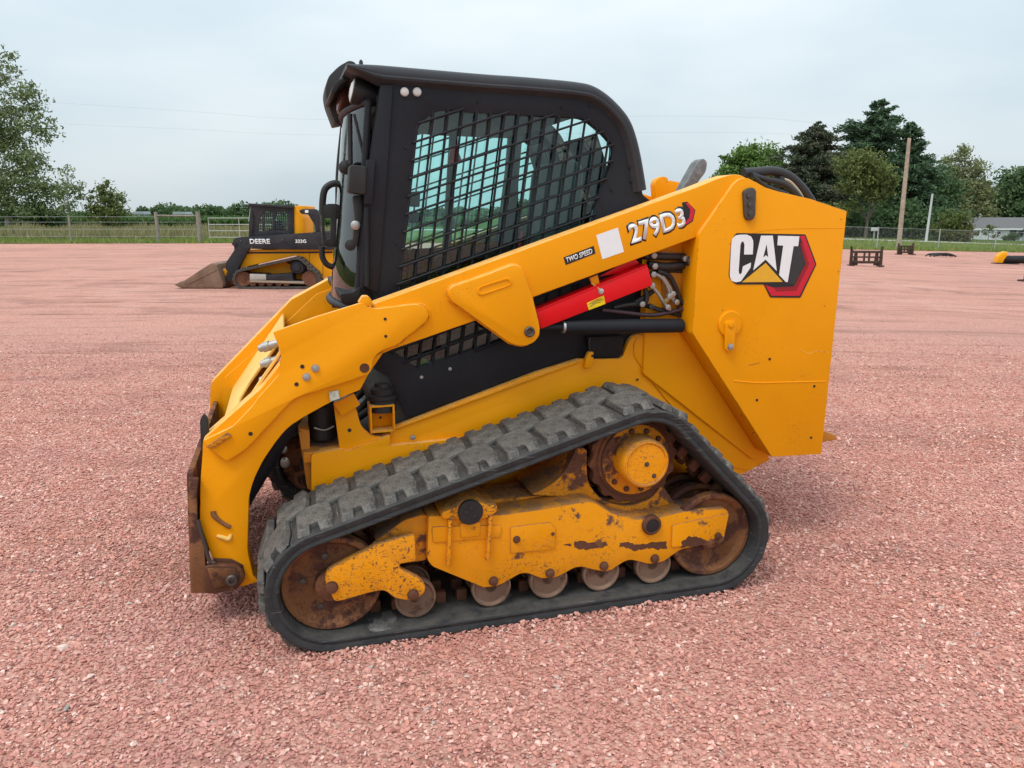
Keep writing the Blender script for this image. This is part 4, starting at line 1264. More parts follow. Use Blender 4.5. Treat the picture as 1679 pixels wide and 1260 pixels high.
# places where the paint is worn down to bare brown steel
for k_, (pp, yy) in enumerate((([(1.024, 0.302), (1.057, 0.301), (1.090, 0.289), (1.123, 0.289), (1.160, 0.280), (1.171, 0.268), (1.151, 0.259), (1.111, 0.262), (1.078, 0.258), (1.045, 0.266), (1.023, 0.275)], -0.93), ([(1.221, 0.270), (1.259, 0.272), (1.287, 0.255), (1.328, 0.252), (1.370, 0.254), (1.433, 0.251), (1.438, 0.219), (1.399, 0.219), (1.357, 0.230), (1.315, 0.228), (1.288, 0.225), (1.260, 0.242), (1.222, 0.255)], -0.93), ([(1.503, 0.245), (1.534, 0.267), (1.578, 0.255), (1.623, 0.234), (1.673, 0.242), (1.699, 0.245), (1.698, 0.221), (1.631, 0.215), (1.537, 0.217), (1.498, 0.216)], -0.938), ([(0.975, 0.295), (1.008, 0.294), (1.010, 0.287), (0.979, 0.288)], -0.93))):
    rg_ = random.Random(90 + k_)
    den = []
    for a_, b_ in zip(pp, pp[1:] + pp[:1]):
        for t_ in range(4):
            den.append((a_[0] + (b_[0] - a_[0]) * t_ / 4 + rg_.gauss(0, 0.0018), a_[1] + (b_[1] - a_[1]) * t_ / 4 + rg_.gauss(0, 0.0018)))
    prism('bare_patch', den, yy + 0.001, yy - 0.0006, 'rust', frame, 0)
mb = prism('frame_mount', fil([(0.478, 0.481), (0.486, 0.496), (0.533, 0.511), (0.564, 0.529), (0.630, 0.522), (0.660, 0.505), (0.696, 0.501), (0.699, 0.474), (0.676, 0.458), (0.639, 0.446), (0.548, 0.457), (0.483, 0.467)], 0.006), -0.95, -0.80, 'yellow_scratched', L, 0.006)
cx_, cz_ = (0.589, 0.487)
lathe('end_cap', [(0.047, -0.945), (0.049, -0.965), (0.045, -0.972), (0.012, -0.972)], cx_, cz_, 'dark', mb, 28)
for dx, dz in ((-0.018, 0.006), (0.012, -0.014), (0.0, 0.02)):
    bolt(cx_ + dx, cz_ + dz, -0.972, 0.006, mb, 'hose', 0.004)
parts.append(mb)
cx_, cz_ = (1.359, 0.335)
mb2 = lathe('rear_pivot', [(0.042, -0.92), (0.042, -0.942), (0.036, -0.95), (0.030, -0.95), (0.028, -0.942), (0.006, -0.942)], cx_, cz_, 'rust', L, 28)
lathe('end_cap', [(0.028, -0.94), (0.028, -0.946), (0.012, -0.948)], cx_, cz_, 'dark', mb2, 20)
parts.append(mb2)
bx_, bz_ = (0.778, 0.344)
bolt(bx_, bz_, -0.935, 0.012, frame, 'rust', 0.014)
for bx_, bz_ in [(0.685, 0.178), (0.920, 0.179), (1.153, 0.179), (1.382, 0.181), (1.671, 0.251)]:
    bolt(bx_, bz_, -0.93, 0.0155, frame, 'rust', 0.016, 'roller_pin')
bx_, bz_ = (0.928, 0.349)
bolt(bx_, bz_, -0.936, 0.006, frame, 'rust', 0.008)
# inner frame rail with the sloping shelf and sprocket cradle
rail = prism('inner_rail', fil([(0.454, 0.409), (0.448, 0.282), (0.906, 0.264), (1.394, 0.182), (1.612, 0.248), (1.616, 0.319), (1.548, 0.334), (1.455, 0.462), (1.434, 0.437), (1.315, 0.394), (1.188, 0.421), (1.132, 0.468), (1.084, 0.486), (1.228, 0.458), (0.688, 0.465), (0.528, 0.455)], 0.02), -0.80, -0.62, 'yellow_rusty', L, 0.006)
parts.append(rail)
# tensioner sleeve between frame and front fork
ten = prism('tensioner_block', fil([(0.232, 0.385), (0.347, 0.460), (0.417, 0.474), (0.437, 0.466), (0.428, 0.285), (0.322, 0.284), (0.294, 0.345)], 0.015), -0.90, -0.68, 'yellow_rusty', L, 0.008)
parts.append(ten)
FK = [(0.042, 0.280, .04), (0.053, 0.323, .03), (0.223, 0.396, .02), (0.226, 0.401, .02), (0.318, 0.418, .02), (0.376, 0.424), (0.378, 0.319), (0.314, 0.314, .01), (0.316, 0.294, .02), (0.391, 0.244, .03), (0.414, 0.205, .04), (0.399, 0.174, .03), (0.349, 0.159, .03), (0.291, 0.180, .02), (0.258, 0.219, .05), (0.205, 0.216, .05), (0.099, 0.198, .02), (0.073, 0.199, .03)]
fork = prism('idler_fork', fil(FK, 0.01), -0.965, -0.93, 'yellow_scratched', L, 0.007)
for bx_, bz_, rr in [(*p, r) for p, r in zip([(0.065, 0.257), (0.362, 0.185)], (0.020, 0.018))]:
    bolt(bx_, bz_, -0.965, rr, fork, 'rust', 0.014, 'fork_pin')
parts.append(fork)
# drive sprocket
bm = bmesh.new()
NT_ = 16
sp = []
for i in range(NT_ * 4):
    a = 2 * math.pi * i / (NT_ * 4)
    r = 0.198 if i % 4 in (0, 1) else 0.184
    sp.append((CS.x + r * math.cos(a), CS.y + r * math.sin(a)))
add_prism(bm, sp, -0.85, -0.80, (), 0.005)
add_prism(bm, circ(CS.x, CS.y, 0.165, 40), -0.858, -0.70, (), 0.005)
spr = fin('drive_sprocket', bm, 'rust', L, 35)
lathe('hub_flange', [(0.150, -0.855), (0.150, -0.868), (0.143, -0.872), (0.10, -0.872)], CS.x, CS.y, 'yellow_rusty', spr, 40)
hb = lathe('final_drive_hub', [(0.103, -0.86), (0.100, -0.962), (0.094, -0.972), (0.088, -0.973), (0.084, -0.967), (0.080, -0.967), (0.012, -0.969), (0.004, -0.969)], CS.x, CS.y + 0.012, 'yellow_worn', spr, 44)
for a in range(12):
    t = 0.2 + a * 2 * math.pi / 12
    bolt(CS.x + 0.127 * math.cos(t), CS.y + 0.127 * math.sin(t), -0.872, 0.010, spr, 'rust', 0.012)
bolt(CS.x, CS.y + 0.012, -0.969, 0.008, spr, 'bolt', 0.005)
bolt(CS.x + 0.035, CS.y - 0.04, -0.967, 0.008, spr, 'bolt', 0.005)
parts.append(spr)
crad = prism('sprocket_cradle', fil([(0.869, 0.479), (0.934, 0.502, .05), (0.999, 0.544, .05), (1.040, 0.605, .05), (1.064, 0.665, .02), (1.109, 0.651), (1.112, 0.507, .05), (1.182, 0.419, .05), (1.301, 0.379, .05), (1.413, 0.408, .05), (1.454, 0.466), (1.539, 0.346), (1.338, 0.330), (1.184, 0.375), (1.114, 0.441)], 0.015), -0.83, -0.60, 'yellow_rusty', L, 0.010)
parts.append(crad)
for p in parts:
    mirror(p)

# ---------------------------------------------------------------- chassis
body = prism('chassis', fil([(0.06, 0.26, 0.05), (0.06, 0.60, 0.03), (0.40, 0.62), (1.0, 0.86), (1.5, 0.9), (2.1, 0.60, 0.05), (2.2, 0.44, 0.05), (2.0, 0.30, 0.05)], 0.02), -0.47, 0.47, 'dark', L, 0.006)
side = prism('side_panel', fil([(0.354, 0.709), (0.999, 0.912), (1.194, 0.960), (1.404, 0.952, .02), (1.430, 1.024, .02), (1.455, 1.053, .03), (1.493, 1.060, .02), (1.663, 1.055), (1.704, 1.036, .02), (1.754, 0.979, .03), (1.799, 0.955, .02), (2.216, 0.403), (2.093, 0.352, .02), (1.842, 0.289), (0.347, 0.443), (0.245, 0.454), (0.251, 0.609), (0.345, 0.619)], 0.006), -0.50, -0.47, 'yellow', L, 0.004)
# folded lip that catches the light along the top of the side panel
(xa, za), (xb, zb) = [(0.353, 0.709), (1.192, 0.959)]
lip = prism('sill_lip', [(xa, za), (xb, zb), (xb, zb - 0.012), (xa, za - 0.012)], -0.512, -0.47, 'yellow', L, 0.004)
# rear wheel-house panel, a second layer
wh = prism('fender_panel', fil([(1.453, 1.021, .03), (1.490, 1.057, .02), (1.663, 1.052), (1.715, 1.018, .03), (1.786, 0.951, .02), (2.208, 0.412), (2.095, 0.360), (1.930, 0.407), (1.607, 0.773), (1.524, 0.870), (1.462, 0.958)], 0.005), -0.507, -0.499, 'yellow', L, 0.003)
hx, hz = (1.479, 0.852)
hole(hx, hz, -0.507, 0.006, wh)
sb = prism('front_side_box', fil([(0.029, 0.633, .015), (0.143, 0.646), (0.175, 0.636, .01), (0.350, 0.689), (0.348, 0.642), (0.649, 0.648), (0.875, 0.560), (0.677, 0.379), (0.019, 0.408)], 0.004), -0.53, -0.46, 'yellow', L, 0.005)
bx_, bz_ = (0.448, 0.666)
bolt(bx_, bz_, -0.512, 0.009, side, 'zinc', 0.008)
fp = prism('front_post', fil([(0.128, 0.839), (0.217, 0.818, .02), (0.225, 0.771, .02), (0.237, 0.725, .03), (0.278, 0.687, .02), (0.338, 0.675), (0.343, 0.616), (0.277, 0.606), (0.176, 0.629), (0.144, 0.640)], 0.004), -0.515, -0.49, 'yellow', L, 0.004)
hx, hz = (0.187, 0.719)
hole(hx, hz, -0.515, 0.008, fp)
B0 = [(0.271, 0.817), (0.373, 0.813), (0.369, 0.701), (0.268, 0.684)]
bm = bmesh.new()
bx0, bx1 = B0[0][0], B0[1][0]; bz0, bz1 = B0[2][1], B0[0][1]
add_box(bm, bx0, bx1, -0.45, -0.435, bz0, bz1, 0.002)
add_box(bm, bx0, bx0 + 0.008, -0.53, -0.45, bz0, bz1, 0.002)
add_box(bm, bx1 - 0.008, bx1, -0.53, -0.45, bz0, bz1, 0.002)
add_box(bm, bx0 + 0.008, bx1 - 0.008, -0.528, -0.45, bz0, bz0 + 0.008, 0.002)
add_box(bm, bx0 + 0.008, bx1 - 0.008, -0.528, -0.45, bz1 - 0.008, bz1, 0.002)
brk = fin('open_bracket', bm, 'yellow', L)
hole((bx0 + bx1) / 2, bz0 + 0.045, -0.45, 0.006, brk)
rx_, rz_ = (0.332, 0.801)
res = lathe('filler_neck', [(0.055, rz_ - 0.02), (0.055, rz_ + 0.03), (0.062, rz_ + 0.035), (0.062, rz_ + 0.05), (0.05, rz_ + 0.055), (0.05, rz_ + 0.075), (0.035, rz_ + 0.085), (0.030, rz_ + 0.098), (0.01, rz_ + 0.10)], rx_, -0.47, 'dark', L, 24, 'z')
# grimy front step and leg of the chassis
(sx0_, sz0_), (sx1_, sz1_) = [(0.027, 0.625), (0.141, 0.637)]
st = box('front_step', sx0_ - 0.03, sx1_ + 0.02, -0.50, -0.16, sz1_ - 0.05, sz1_, 'yellow_rusty', L, 0.006)
prism('folded_tab', fil([(0.127, 0.843), (0.209, 0.879), (0.232, 0.831), (0.156, 0.788)], 0.003), -0.545, -0.530, 'yellow', L, 0.003)
cvx, cvz = (0.087, 0.655)
lathe('valve_body', [(0.06, cvz), (0.06, cvz + 0.14), (0.05, cvz + 0.15), (0.05, cvz + 0.22), (0.02, cvz + 0.23)], cvx, -0.36, 'dark', L, 18, 'z')
tube('brake_line', [((0.049, 0.717)[0], -0.43, (0.049, 0.717)[1]), ((0.091, 0.704)[0], -0.43, (0.091, 0.704)[1]), ((0.129, 0.718)[0], -0.43, (0.129, 0.718)[1])], 0.004, 'zinc', L, 6)
prism('leg_plate', fil([(-0.016, 0.730), (0.029, 0.717), (0.023, 0.454), (0.006, 0.466)], 0.004), -0.462, -0.10, 'yellow_grime', L, 0.004)
for s, (px, pz) in zip((0.02, 0.014), [(-0.079, 0.509), (-0.080, 0.569)]):
    lathe('hose_end', [(s, -0.20), (s, -0.23), (s * 0.6, -0.232), (s * 0.3, -0.232)], px, pz, 'zinc', L, 14)
tube('tow_ring', [(*(0.006, 0.518)[:1], -0.40, (0.006, 0.518)[1]), ((-0.033, 0.506)[0], -0.40, (-0.033, 0.506)[1]), ((-0.030, 0.465)[0], -0.40, (-0.030, 0.465)[1]), ((0.007, 0.445)[0], -0.40, (0.007, 0.445)[1])], 0.012, 'rust', L, 8)
for k, (ya, za_) in enumerate(((-0.30, 0.60), (-0.15, 0.52), (0.05, 0.57), (0.2, 0.5))):
    tube('front_hose', [(0.30, ya, 0.75), (0.10, ya + 0.03, za_), (0.0, ya + 0.06, za_ - 0.18), (0.12, ya + 0.1, 0.28)], 0.017, 'hose', L, 8)
cross = box('axle_cover', 0.0, 0.10, -0.44, 0.44, 0.30, 0.46, 'black_low', L, 0.01)

# rear body between the towers
rb = prism('rear_body', fil([(1.50, 0.88), (1.50, 1.42, 0.04), (1.70, 1.50, 0.05), (2.42, 1.44, 0.05), (2.46, 0.45, 0.04), (2.1, 0.42)], 0.01), -0.52, 0.52, 'yellow_plain', L, 0.006)
grille = box('rear_grille', 2.445, 2.47, -0.40, 0.40, 0.75, 1.35, 'black', L, 0.004)
bump = prism('rear_bumper', [(2.504, 0.528), (2.598, 0.493), (2.600, 0.471), (2.503, 0.467)], -0.50, 0.50, 'yellow_grime', L, 0.004)

# ---------------------------------------------------------------- towers
TW = [(1.666, 1.502), (1.824, 1.716, .03), (1.852, 1.734, .02), (1.885, 1.737, .02), (1.928, 1.720, .02), (1.974, 1.698, .02), (2.036, 1.683), (2.209, 1.651), (2.403, 1.599, .004), (2.384, 0.465, .006), (2.110, 0.475, .004), (1.661, 1.079, .01)]
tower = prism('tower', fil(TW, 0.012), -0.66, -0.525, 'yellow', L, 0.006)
# folded crease across the side of the tower
C1_ = [(1.879, 0.854), (1.988, 0.839), (2.098, 0.833), (2.369, 0.822)]
tube('crease', [(x, -0.6595, z) for x, z in C1_], 0.0035, 'yellow_plain', tower, 6)
C2_ = [(1.680, 1.458), (1.826, 1.477), (2.004, 1.520), (2.395, 1.526)]
tube('crease', [(x, -0.6597, z) for x, z in C2_[1:]], 0.0014, 'yellow_plain', tower, 6)
PK = [(1.860, 1.680), (1.879, 1.694, .02), (1.906, 1.698, .02), (1.923, 1.686, .02), (1.924, 1.635), (1.927, 1.583, .02), (1.916, 1.560, .02), (1.889, 1.561, .02), (1.874, 1.577, .02), (1.868, 1.623)]
pk = prism('pin_keeper', fil(PK, 0.018), -0.675, -0.659, 'bolt', tower, 0.004)
for q in [(1.887, 1.662), (1.898, 1.590), (1.894, 1.626)]:
    bolt(q[0], q[1], -0.675, 0.011, tower, 'bolt', 0.006)
dc = (1.840, 1.114)
lathe('access_cover', [(0.058, -0.659), (0.058, -0.668), (0.054, -0.671), (0.008, -0.671)], dc[0], dc[1], 'yellow_plain', tower, 36)
LV = [(1.807, 1.120, .02), (1.818, 1.132, .02), (1.850, 1.131, .02), (1.863, 1.113, .02), (1.859, 1.041), (1.861, 1.004, .02), (1.845, 0.992, .02), (1.825, 0.993, .02), (1.814, 1.006, .02)]
prism('lever_strap', fil(LV, 0.01), -0.682, -0.670, 'yellow_plain', tower, 0.003)
q = (1.835, 1.112); bolt(q[0], q[1], -0.682, 0.012, tower, 'yellow_plain', 0.006)
q = (1.838, 1.015); bolt(q[0], q[1], -0.682, 0.012, tower, 'zinc', 0.010)
for q in [(2.007, 0.756), (2.310, 0.802), (2.317, 0.552), (2.058, 0.944)]:
    hole(q[0], q[1], -0.66, 0.0065 if q[0] < 9 else 0.005, tower)
SC = [(1.951, 0.922), (1.969, 0.923), (2.007, 0.930)]
tube('scratch', [(x, -0.6598, z) for x, z in SC], 0.0012, 'rust', tower, 5)
SC = [(2.220, 0.981), (2.266, 0.959), (2.309, 0.969), (2.373, 0.959)]
tube('scratch', [(x, -0.6598, z) for x, z in SC], 0.0010, 'light_yellow', tower, 5)
for q in [(1.934, 0.687), (2.004, 0.598)]:
    hole(q[0], q[1], -0.655, 0.004, tower)
for q in [(1.822, 1.461), (1.801, 1.176), (2.375, 1.565), (2.386, 1.332), (2.328, 1.177)]:
    hole(q[0], q[1], -0.66, 0.0022, tower, name='paint_chip', mat='rust')
tower_far = mirror(tower)

# the maker's mark on the near tower: black field, red hexagon edge, white letters, yellow triangle
Y0 = -0.6605
DB = [(1.843, 1.507, .012), (2.195, 1.499, .008), (2.265, 1.367, .006), (2.195, 1.218, .008), (2.037, 1.224, .008), (1.999, 1.283, .004), (1.858, 1.286, .012), (1.821, 1.319, .012), (1.823, 1.467, .015)]
decal = prism('tower_decal', fil(DB, 0.006), Y0, Y0 - 0.0012, 'decal_black', tower, 0)
Y1 = Y0 - 0.0012
prism('red_border', [(2.164, 1.492), (2.191, 1.493), (2.257, 1.367), (2.189, 1.227), (2.041, 1.232), (2.006, 1.280), (2.051, 1.267), (2.066, 1.250), (2.170, 1.250), (2.226, 1.367), (2.184, 1.457)], Y1, Y1 - 0.0008, 'decal_red', decal, 0)
prism('red_border_inner', [(2.168, 1.464), (2.184, 1.456), (2.226, 1.367), (2.170, 1.250), (2.066, 1.251), (2.051, 1.268), (2.154, 1.269), (2.207, 1.369)], Y1, Y1 - 0.0006, 'decal_red_dark', decal, 0)
prism('hexagon_field', [(2.141, 1.446), (2.173, 1.445), (2.204, 1.369), (2.157, 1.278), (2.126, 1.285)], Y1, Y1 - 0.0005, 'decal_grey', decal, 0)
LC = [(1.824, 1.461), (1.828, 1.483), (1.843, 1.497), (1.863, 1.500), (1.897, 1.500), (1.918, 1.492), (1.930, 1.475), (1.932, 1.460), (1.933, 1.415), (1.890, 1.415), (1.889, 1.457), (1.883, 1.470), (1.874, 1.470), (1.869, 1.458), (1.868, 1.346), (1.871, 1.333), (1.879, 1.330), (1.885, 1.337), (1.888, 1.364), (1.927, 1.380), (1.926, 1.358), (1.882, 1.299), (1.857, 1.296), (1.836, 1.303), (1.826, 1.322), (1.825, 1.340)]
prism('letter_c', LC, Y1, Y1 - 0.0012, 'white', decal, 0)
LA = [(1.968, 1.495), (2.027, 1.495), (2.060, 1.341), (1.999, 1.392), (1.941, 1.346)]
prism('letter_a', LA, Y1, Y1 - 0.0012, 'white', decal, 0, holes=[[(1.999, 1.459), (2.012, 1.402), (1.999, 1.410), (1.986, 1.400)]])
LT = [(2.054, 1.494), (2.163, 1.491), (2.161, 1.448), (2.137, 1.448), (2.121, 1.291), (2.111, 1.291), (2.074, 1.323), (2.084, 1.451), (2.054, 1.453)]
prism('letter_t', LT, Y1, Y1 - 0.0012, 'white', decal, 0)
prism('triangle', [(2.001, 1.377), (2.095, 1.292), (1.888, 1.295)], Y1, Y1 - 0.0012, 'decal_yellow', decal, 0)

# ---------------------------------------------------------------- lift arms
AW = [(1.649, 1.695), (1.762, 1.736), (1.820, 1.752, .03), (1.867, 1.750, .03), (1.929, 1.713, .03), (1.949, 1.611), (1.859, 1.403), (1.678, 1.494), (0.935, 1.255), (0.688, 1.167), (0.354, 1.067), (0.254, 1.028), (0.222, 1.102), (0.295, 1.250), (0.747, 1.398), (1.048, 1.498), (1.427, 1.622)]
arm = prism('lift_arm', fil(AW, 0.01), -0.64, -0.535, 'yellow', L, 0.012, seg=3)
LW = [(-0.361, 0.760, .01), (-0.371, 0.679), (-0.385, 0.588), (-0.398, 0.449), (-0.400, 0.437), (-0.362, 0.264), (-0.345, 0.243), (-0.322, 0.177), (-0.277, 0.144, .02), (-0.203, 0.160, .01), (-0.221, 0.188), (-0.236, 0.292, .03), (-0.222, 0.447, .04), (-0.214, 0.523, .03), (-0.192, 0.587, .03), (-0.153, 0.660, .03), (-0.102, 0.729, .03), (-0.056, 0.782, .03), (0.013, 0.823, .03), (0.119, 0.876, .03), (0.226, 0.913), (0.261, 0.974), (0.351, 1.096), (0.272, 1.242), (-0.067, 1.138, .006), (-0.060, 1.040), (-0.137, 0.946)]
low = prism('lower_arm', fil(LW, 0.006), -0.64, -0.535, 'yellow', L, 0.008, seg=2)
UP = [(-0.084, 1.158), (0.066, 1.207), (0.245, 1.257, .01), (0.266, 1.240), (0.299, 1.231, .03), (0.452, 1.245, .05), (0.488, 1.235, .05), (0.503, 1.207, .05), (0.491, 1.175, .05), (0.407, 1.115, .04), (0.375, 1.089, .04), (0.329, 1.075, .03), (0.293, 1.056, .03), (0.275, 1.030, .03), (0.274, 1.002, .02), (0.261, 0.980, .01), (0.198, 0.961), (-0.015, 0.905, .03), (-0.045, 0.883, .03), (-0.159, 0.767, .03), (-0.213, 0.714, .03), (-0.282, 0.674, .01), (-0.344, 0.732), (-0.358, 0.762, .004), (-0.251, 0.807), (-0.175, 0.882), (-0.154, 0.911), (-0.071, 0.998, .01), (-0.067, 1.045, .008), (-0.059, 1.072, .008), (-0.071, 1.114)]
upl = prism('arm_side_plate', fil(UP, 0.004), -0.662, -0.638, 'yellow', arm, 0.005)
# folded reinforcing lip at the elbow of the foot
prism('wear_bar', fil([(-0.349, 0.740), (-0.272, 0.787), (-0.257, 0.774), (-0.330, 0.731)], 0.002), -0.674, -0.660, 'yellow_rusty', upl, 0.003)
for q in [(0.060, 1.014), (0.026, 0.982)]:
    bolt(q[0], q[1], -0.662, 0.012, upl, 'zinc', 0.008)
for q, r in zip([(0.013, 1.023), (-0.012, 0.956), (0.245, 1.004), (0.331, 1.192), (0.331, 1.125), (-0.190, 0.775)], (0.008, 0.008, 0.0, 0.006, 0.006, 0.008)):
    if r:
        hole(q[0], q[1], -0.662, r, upl)
q = (0.245, 1.004)
lathe('pivot_hole', [(0.019, -0.661), (0.019, -0.6632), (0.016, -0.6636), (0.015, -0.6625), (0.005, -0.6625)], q[0], q[1], 'rust', upl, 20)
prism('lifting_tab', fil([(0.233, 1.255), (0.251, 1.281), (0.273, 1.280), (0.285, 1.264), (0.284, 1.242), (0.250, 1.243)], 0.006), -0.655, -0.60, 'yellow', arm, 0.003)
# weld scars on the foot
WS = [(-0.348, 0.474), (-0.345, 0.454), (-0.325, 0.429), (-0.299, 0.407), (-0.290, 0.401)]
tube('weld_scar', [(x, -0.641, z) for x, z in WS], [0.010, 0.011, 0.008, 0.009, 0.007], 'rust_orange', low, 8)
WS = [(-0.343, 0.372), (-0.324, 0.364), (-0.300, 0.354), (-0.291, 0.372)]
tube('weld_scar', [(x, -0.641, z) for x, z in WS], [0.006, 0.009, 0.010, 0.006], 'light_yellow', low, 8)
fb = prism('foot_band', fil([(-0.361, 0.282), (-0.298, 0.271), (-0.256, 0.240), (-0.254, 0.227), (-0.279, 0.237), (-0.365, 0.264)], 0.004), -0.645, -0.60, 'rust', low, 0.003)
q = [(0.106, 0.915), (0.143, 0.920), (0.146, 0.887), (0.110, 0.878)]
prism('paper_tag', q, -0.650, -0.646, mat_flat('dirty_paper', (0.50, 0.50, 0.40), 0.7, scale=60, var=0.35), low, 0)
# cylinder gusset on the outside of the arm
GS = [(0.577, 1.282, .03), (0.591, 1.309, .02), (0.740, 1.355), (0.844, 1.391, .03), (0.876, 1.382, .04), (0.893, 1.355, .02), (0.927, 1.255), (0.958, 1.136, .03), (0.956, 1.099, .04), (0.933, 1.073, .04), (0.888, 1.058, .04), (0.850, 1.067, .03), (0.826, 1.078), (0.589, 1.254, .02)]
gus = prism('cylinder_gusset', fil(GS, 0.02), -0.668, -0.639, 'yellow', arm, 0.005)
(sx0, sz0), (sx1, sz1) = [(0.711, 1.289), (0.821, 1.324)]
dv = Vector((sx1 - sx0, sz1 - sz0)); nv = Vector((-dv.y, dv.x)).normalized() * 0.017
sl = []
for c_, a0 in (((sx1, sz1), 0), ((sx0, sz0), math.pi)):
    b_ = math.atan2(dv.y, dv.x) + a0
    sl += [(c_[0] + 0.017 * math.cos(b_ - math.pi / 2 + math.pi * i / 8), c_[1] + 0.017 * math.sin(b_ - math.pi / 2 + math.pi * i / 8)) for i in range(9)]
inn = [((p[0] - (sx0 + sx1) / 2) * 0.86 + (sx0 + sx1) / 2, (p[1] - (sz0 + sz1) / 2) * 0.72 + (sz0 + sz1) / 2) for p in sl]
prism('slot_rim', sl, -0.672, -0.667, 'yellow_plain', gus, 0.0012, holes=[inn])
q = (0.912, 1.119)
lathe('cylinder_pin', [(0.022, -0.666), (0.022, -0.674), (0.017, -0.678), (0.012, -0.676), (0.009, -0.671), (0.002, -0.671)], q[0], q[1], 'bolt', gus, 20)
# weld beads round the gusset and the rear of the side plate
def weld(name, pts, y, r, parent, seed):
    rg_ = random.Random(seed)
    P_ = spline([(p[0], y, p[1]) for p in pts], 5)
    P_ = [Vector((p.x + rg_.gauss(0, 0.0008), p.y, p.z + rg_.gauss(0, 0.0008))) for p in P_]
    return tube(name, [tuple(p) for p in P_], r, 'yellow', parent, 6, False)
weld('weld_bead', fil(GS, 0.02) + fil(GS, 0.02)[:1], -0.642, 0.0055, gus, 1)
weld('weld_bead', [(0.208, 1.193), (0.302, 1.228), (0.455, 1.242), (0.492, 1.232), (0.507, 1.204), (0.495, 1.172), (0.411, 1.111), (0.378, 1.085), (0.341, 1.073)], -0.642, 0.005, upl, 2)
arm_far = mirror(arm)
for ch in list(arm_far.children):
    if ch.name.startswith('arm_side_plate'):
        for g in list(ch.children):
            bpy.data.objects.remove(g)
        bpy.data.objects.remove(ch)
LWF = [(-0.361, 0.760, .01), (-0.371, 0.679), (-0.385, 0.588), (-0.398, 0.449), (-0.400, 0.437), (-0.362, 0.264), (-0.345, 0.243), (-0.322, 0.177), (-0.277, 0.144, .02), (-0.203, 0.160, .01), (-0.221, 0.188), (-0.236, 0.292, .03), (-0.222, 0.447, .04), (-0.214, 0.523, .03), (-0.192, 0.587, .03), (-0.153, 0.660, .03), (-0.102, 0.729, .03), (-0.056, 0.782, .03), (0.013, 0.823, .03), (0.119, 0.876, .03), (0.226, 0.913), (0.261, 0.974), (0.351, 1.096), (0.285, 1.234), (0.122, 1.177), (-0.137, 0.946)]
low_far = prism('lower_arm', fil(LWF, 0.006), 0.535, 0.64, 'yellow', L, 0.008, seg=2)
# the far arm has a closed front without the coupling notch
faf = prism('arm_front_fill', fil([(-0.455, 0.523), (-0.433, 0.730, .02), (-0.004, 1.152), (0.219, 1.267), (0.333, 1.207), (0.240, 0.916), (-0.221, 0.545)], 0.004), 0.541, 0.658, 'yellow', L, 0.006)
# lettering on the near arm
(ax0, az0), (ax1, az1), (ax2, az2) = [(1.366, 1.463), (1.617, 1.537), (1.352, 1.545)]
HT = 0.082
lettering('model_number_shadow', '279D3', (ax0, az0), (ax1, az1), HT, -0.6402, 'decal_black', arm, 0.050, 0.0, 0.0008, (0.007, 0.008, 0.008, 0.008))
md = lettering('model_number', '279D3', (ax0, az0), (ax1, az1), HT, -0.6412, 'white', arm, 0.030, 0.0, 0.0008)
prism('model_number_tip', [(1.590, 1.634), (1.615, 1.638), (1.655, 1.603), (1.646, 1.557), (1.614, 1.537)], -0.6402, -0.6408, 'decal_black', arm, 0)
prism('model_number_chevron', [(1.607, 1.631), (1.617, 1.635), (1.651, 1.602), (1.642, 1.561), (1.613, 1.543), (1.607, 1.549), (1.628, 1.571), (1.631, 1.605)], -0.6408, -0.6416, 'decal_red', arm, 0)
ts = prism('speed_label', [(1.065, 1.414), (1.196, 1.459), (1.205, 1.428), (1.075, 1.383)], -0.6402, -0.6410, 'decal_black', arm, 0)
(ax0, az0), (ax1, az1) = [(1.080, 1.392), (1.193, 1.429)]
lettering('speed_lettering', 'TWO SPEED', (ax0, az0), (ax1, az1), 0.021, -0.6410, 'white', arm, 0.02, 0.2)
prism('blank_sticker', [(1.206, 1.502), (1.301, 1.532), (1.332, 1.433), (1.236, 1.404)], -0.6402, -0.6410, 'white', arm, 0)

# plate joining the two arms ahead of the cab, with an opening for the hydraulic couplings
(jx0, jz0), (jx1, jz1) = [(-0.079, 1.124), (-0.364, 0.729)]
jd = Vector((jx1 - jx0, jz1 - jz0)); JL = jd.length; jd.normalize(); jn = Vector((jd.y, -jd.x))
if jn.x < 0: jn = -jn
def joinplate(pts, holes, th, off):
    bm = bmesh.new()
    add_prism(bm, pts, 0, th, holes, 0.003)
    X = Vector((0, 1, 0)); Zv = Vector((jd.x, 0, jd.y)); Yv = Vector((jn.x, 0, jn.y))
    mt = Matrix(((X.x, Yv.x, Zv.x, jx0 + jn.x * off), (X.y, Yv.y, Zv.y, 0), (X.z, Yv.z, Zv.z, jz0 + jn.y * off), (0, 0, 0, 1)))
    bmesh.ops.transform(bm, matrix=mt, verts=bm.verts)
    return bm
cp = fin('arm_cross_plate', joinplate([(-0.535, 0.02), (0.535, 0.02), (0.535, JL), (-0.535, JL)], [fil([(-0.50, 0.05), (-0.20, 0.05), (-0.12, 0.30), (-0.16, 0.36), (-0.50, 0.36)], 0.02)], 0.012, 0.045), 'light_yellow', L)
cpb = fin('coupling_recess', joinplate([(-0.52, 0.02), (-0.08, 0.02), (-0.08, 0.40), (-0.52, 0.40)], [], 0.01, 0.16), 'yellow_grime', L)
CPQ = [(-0.090, 1.082), (-0.086, 1.019), (-0.094, 0.954)]
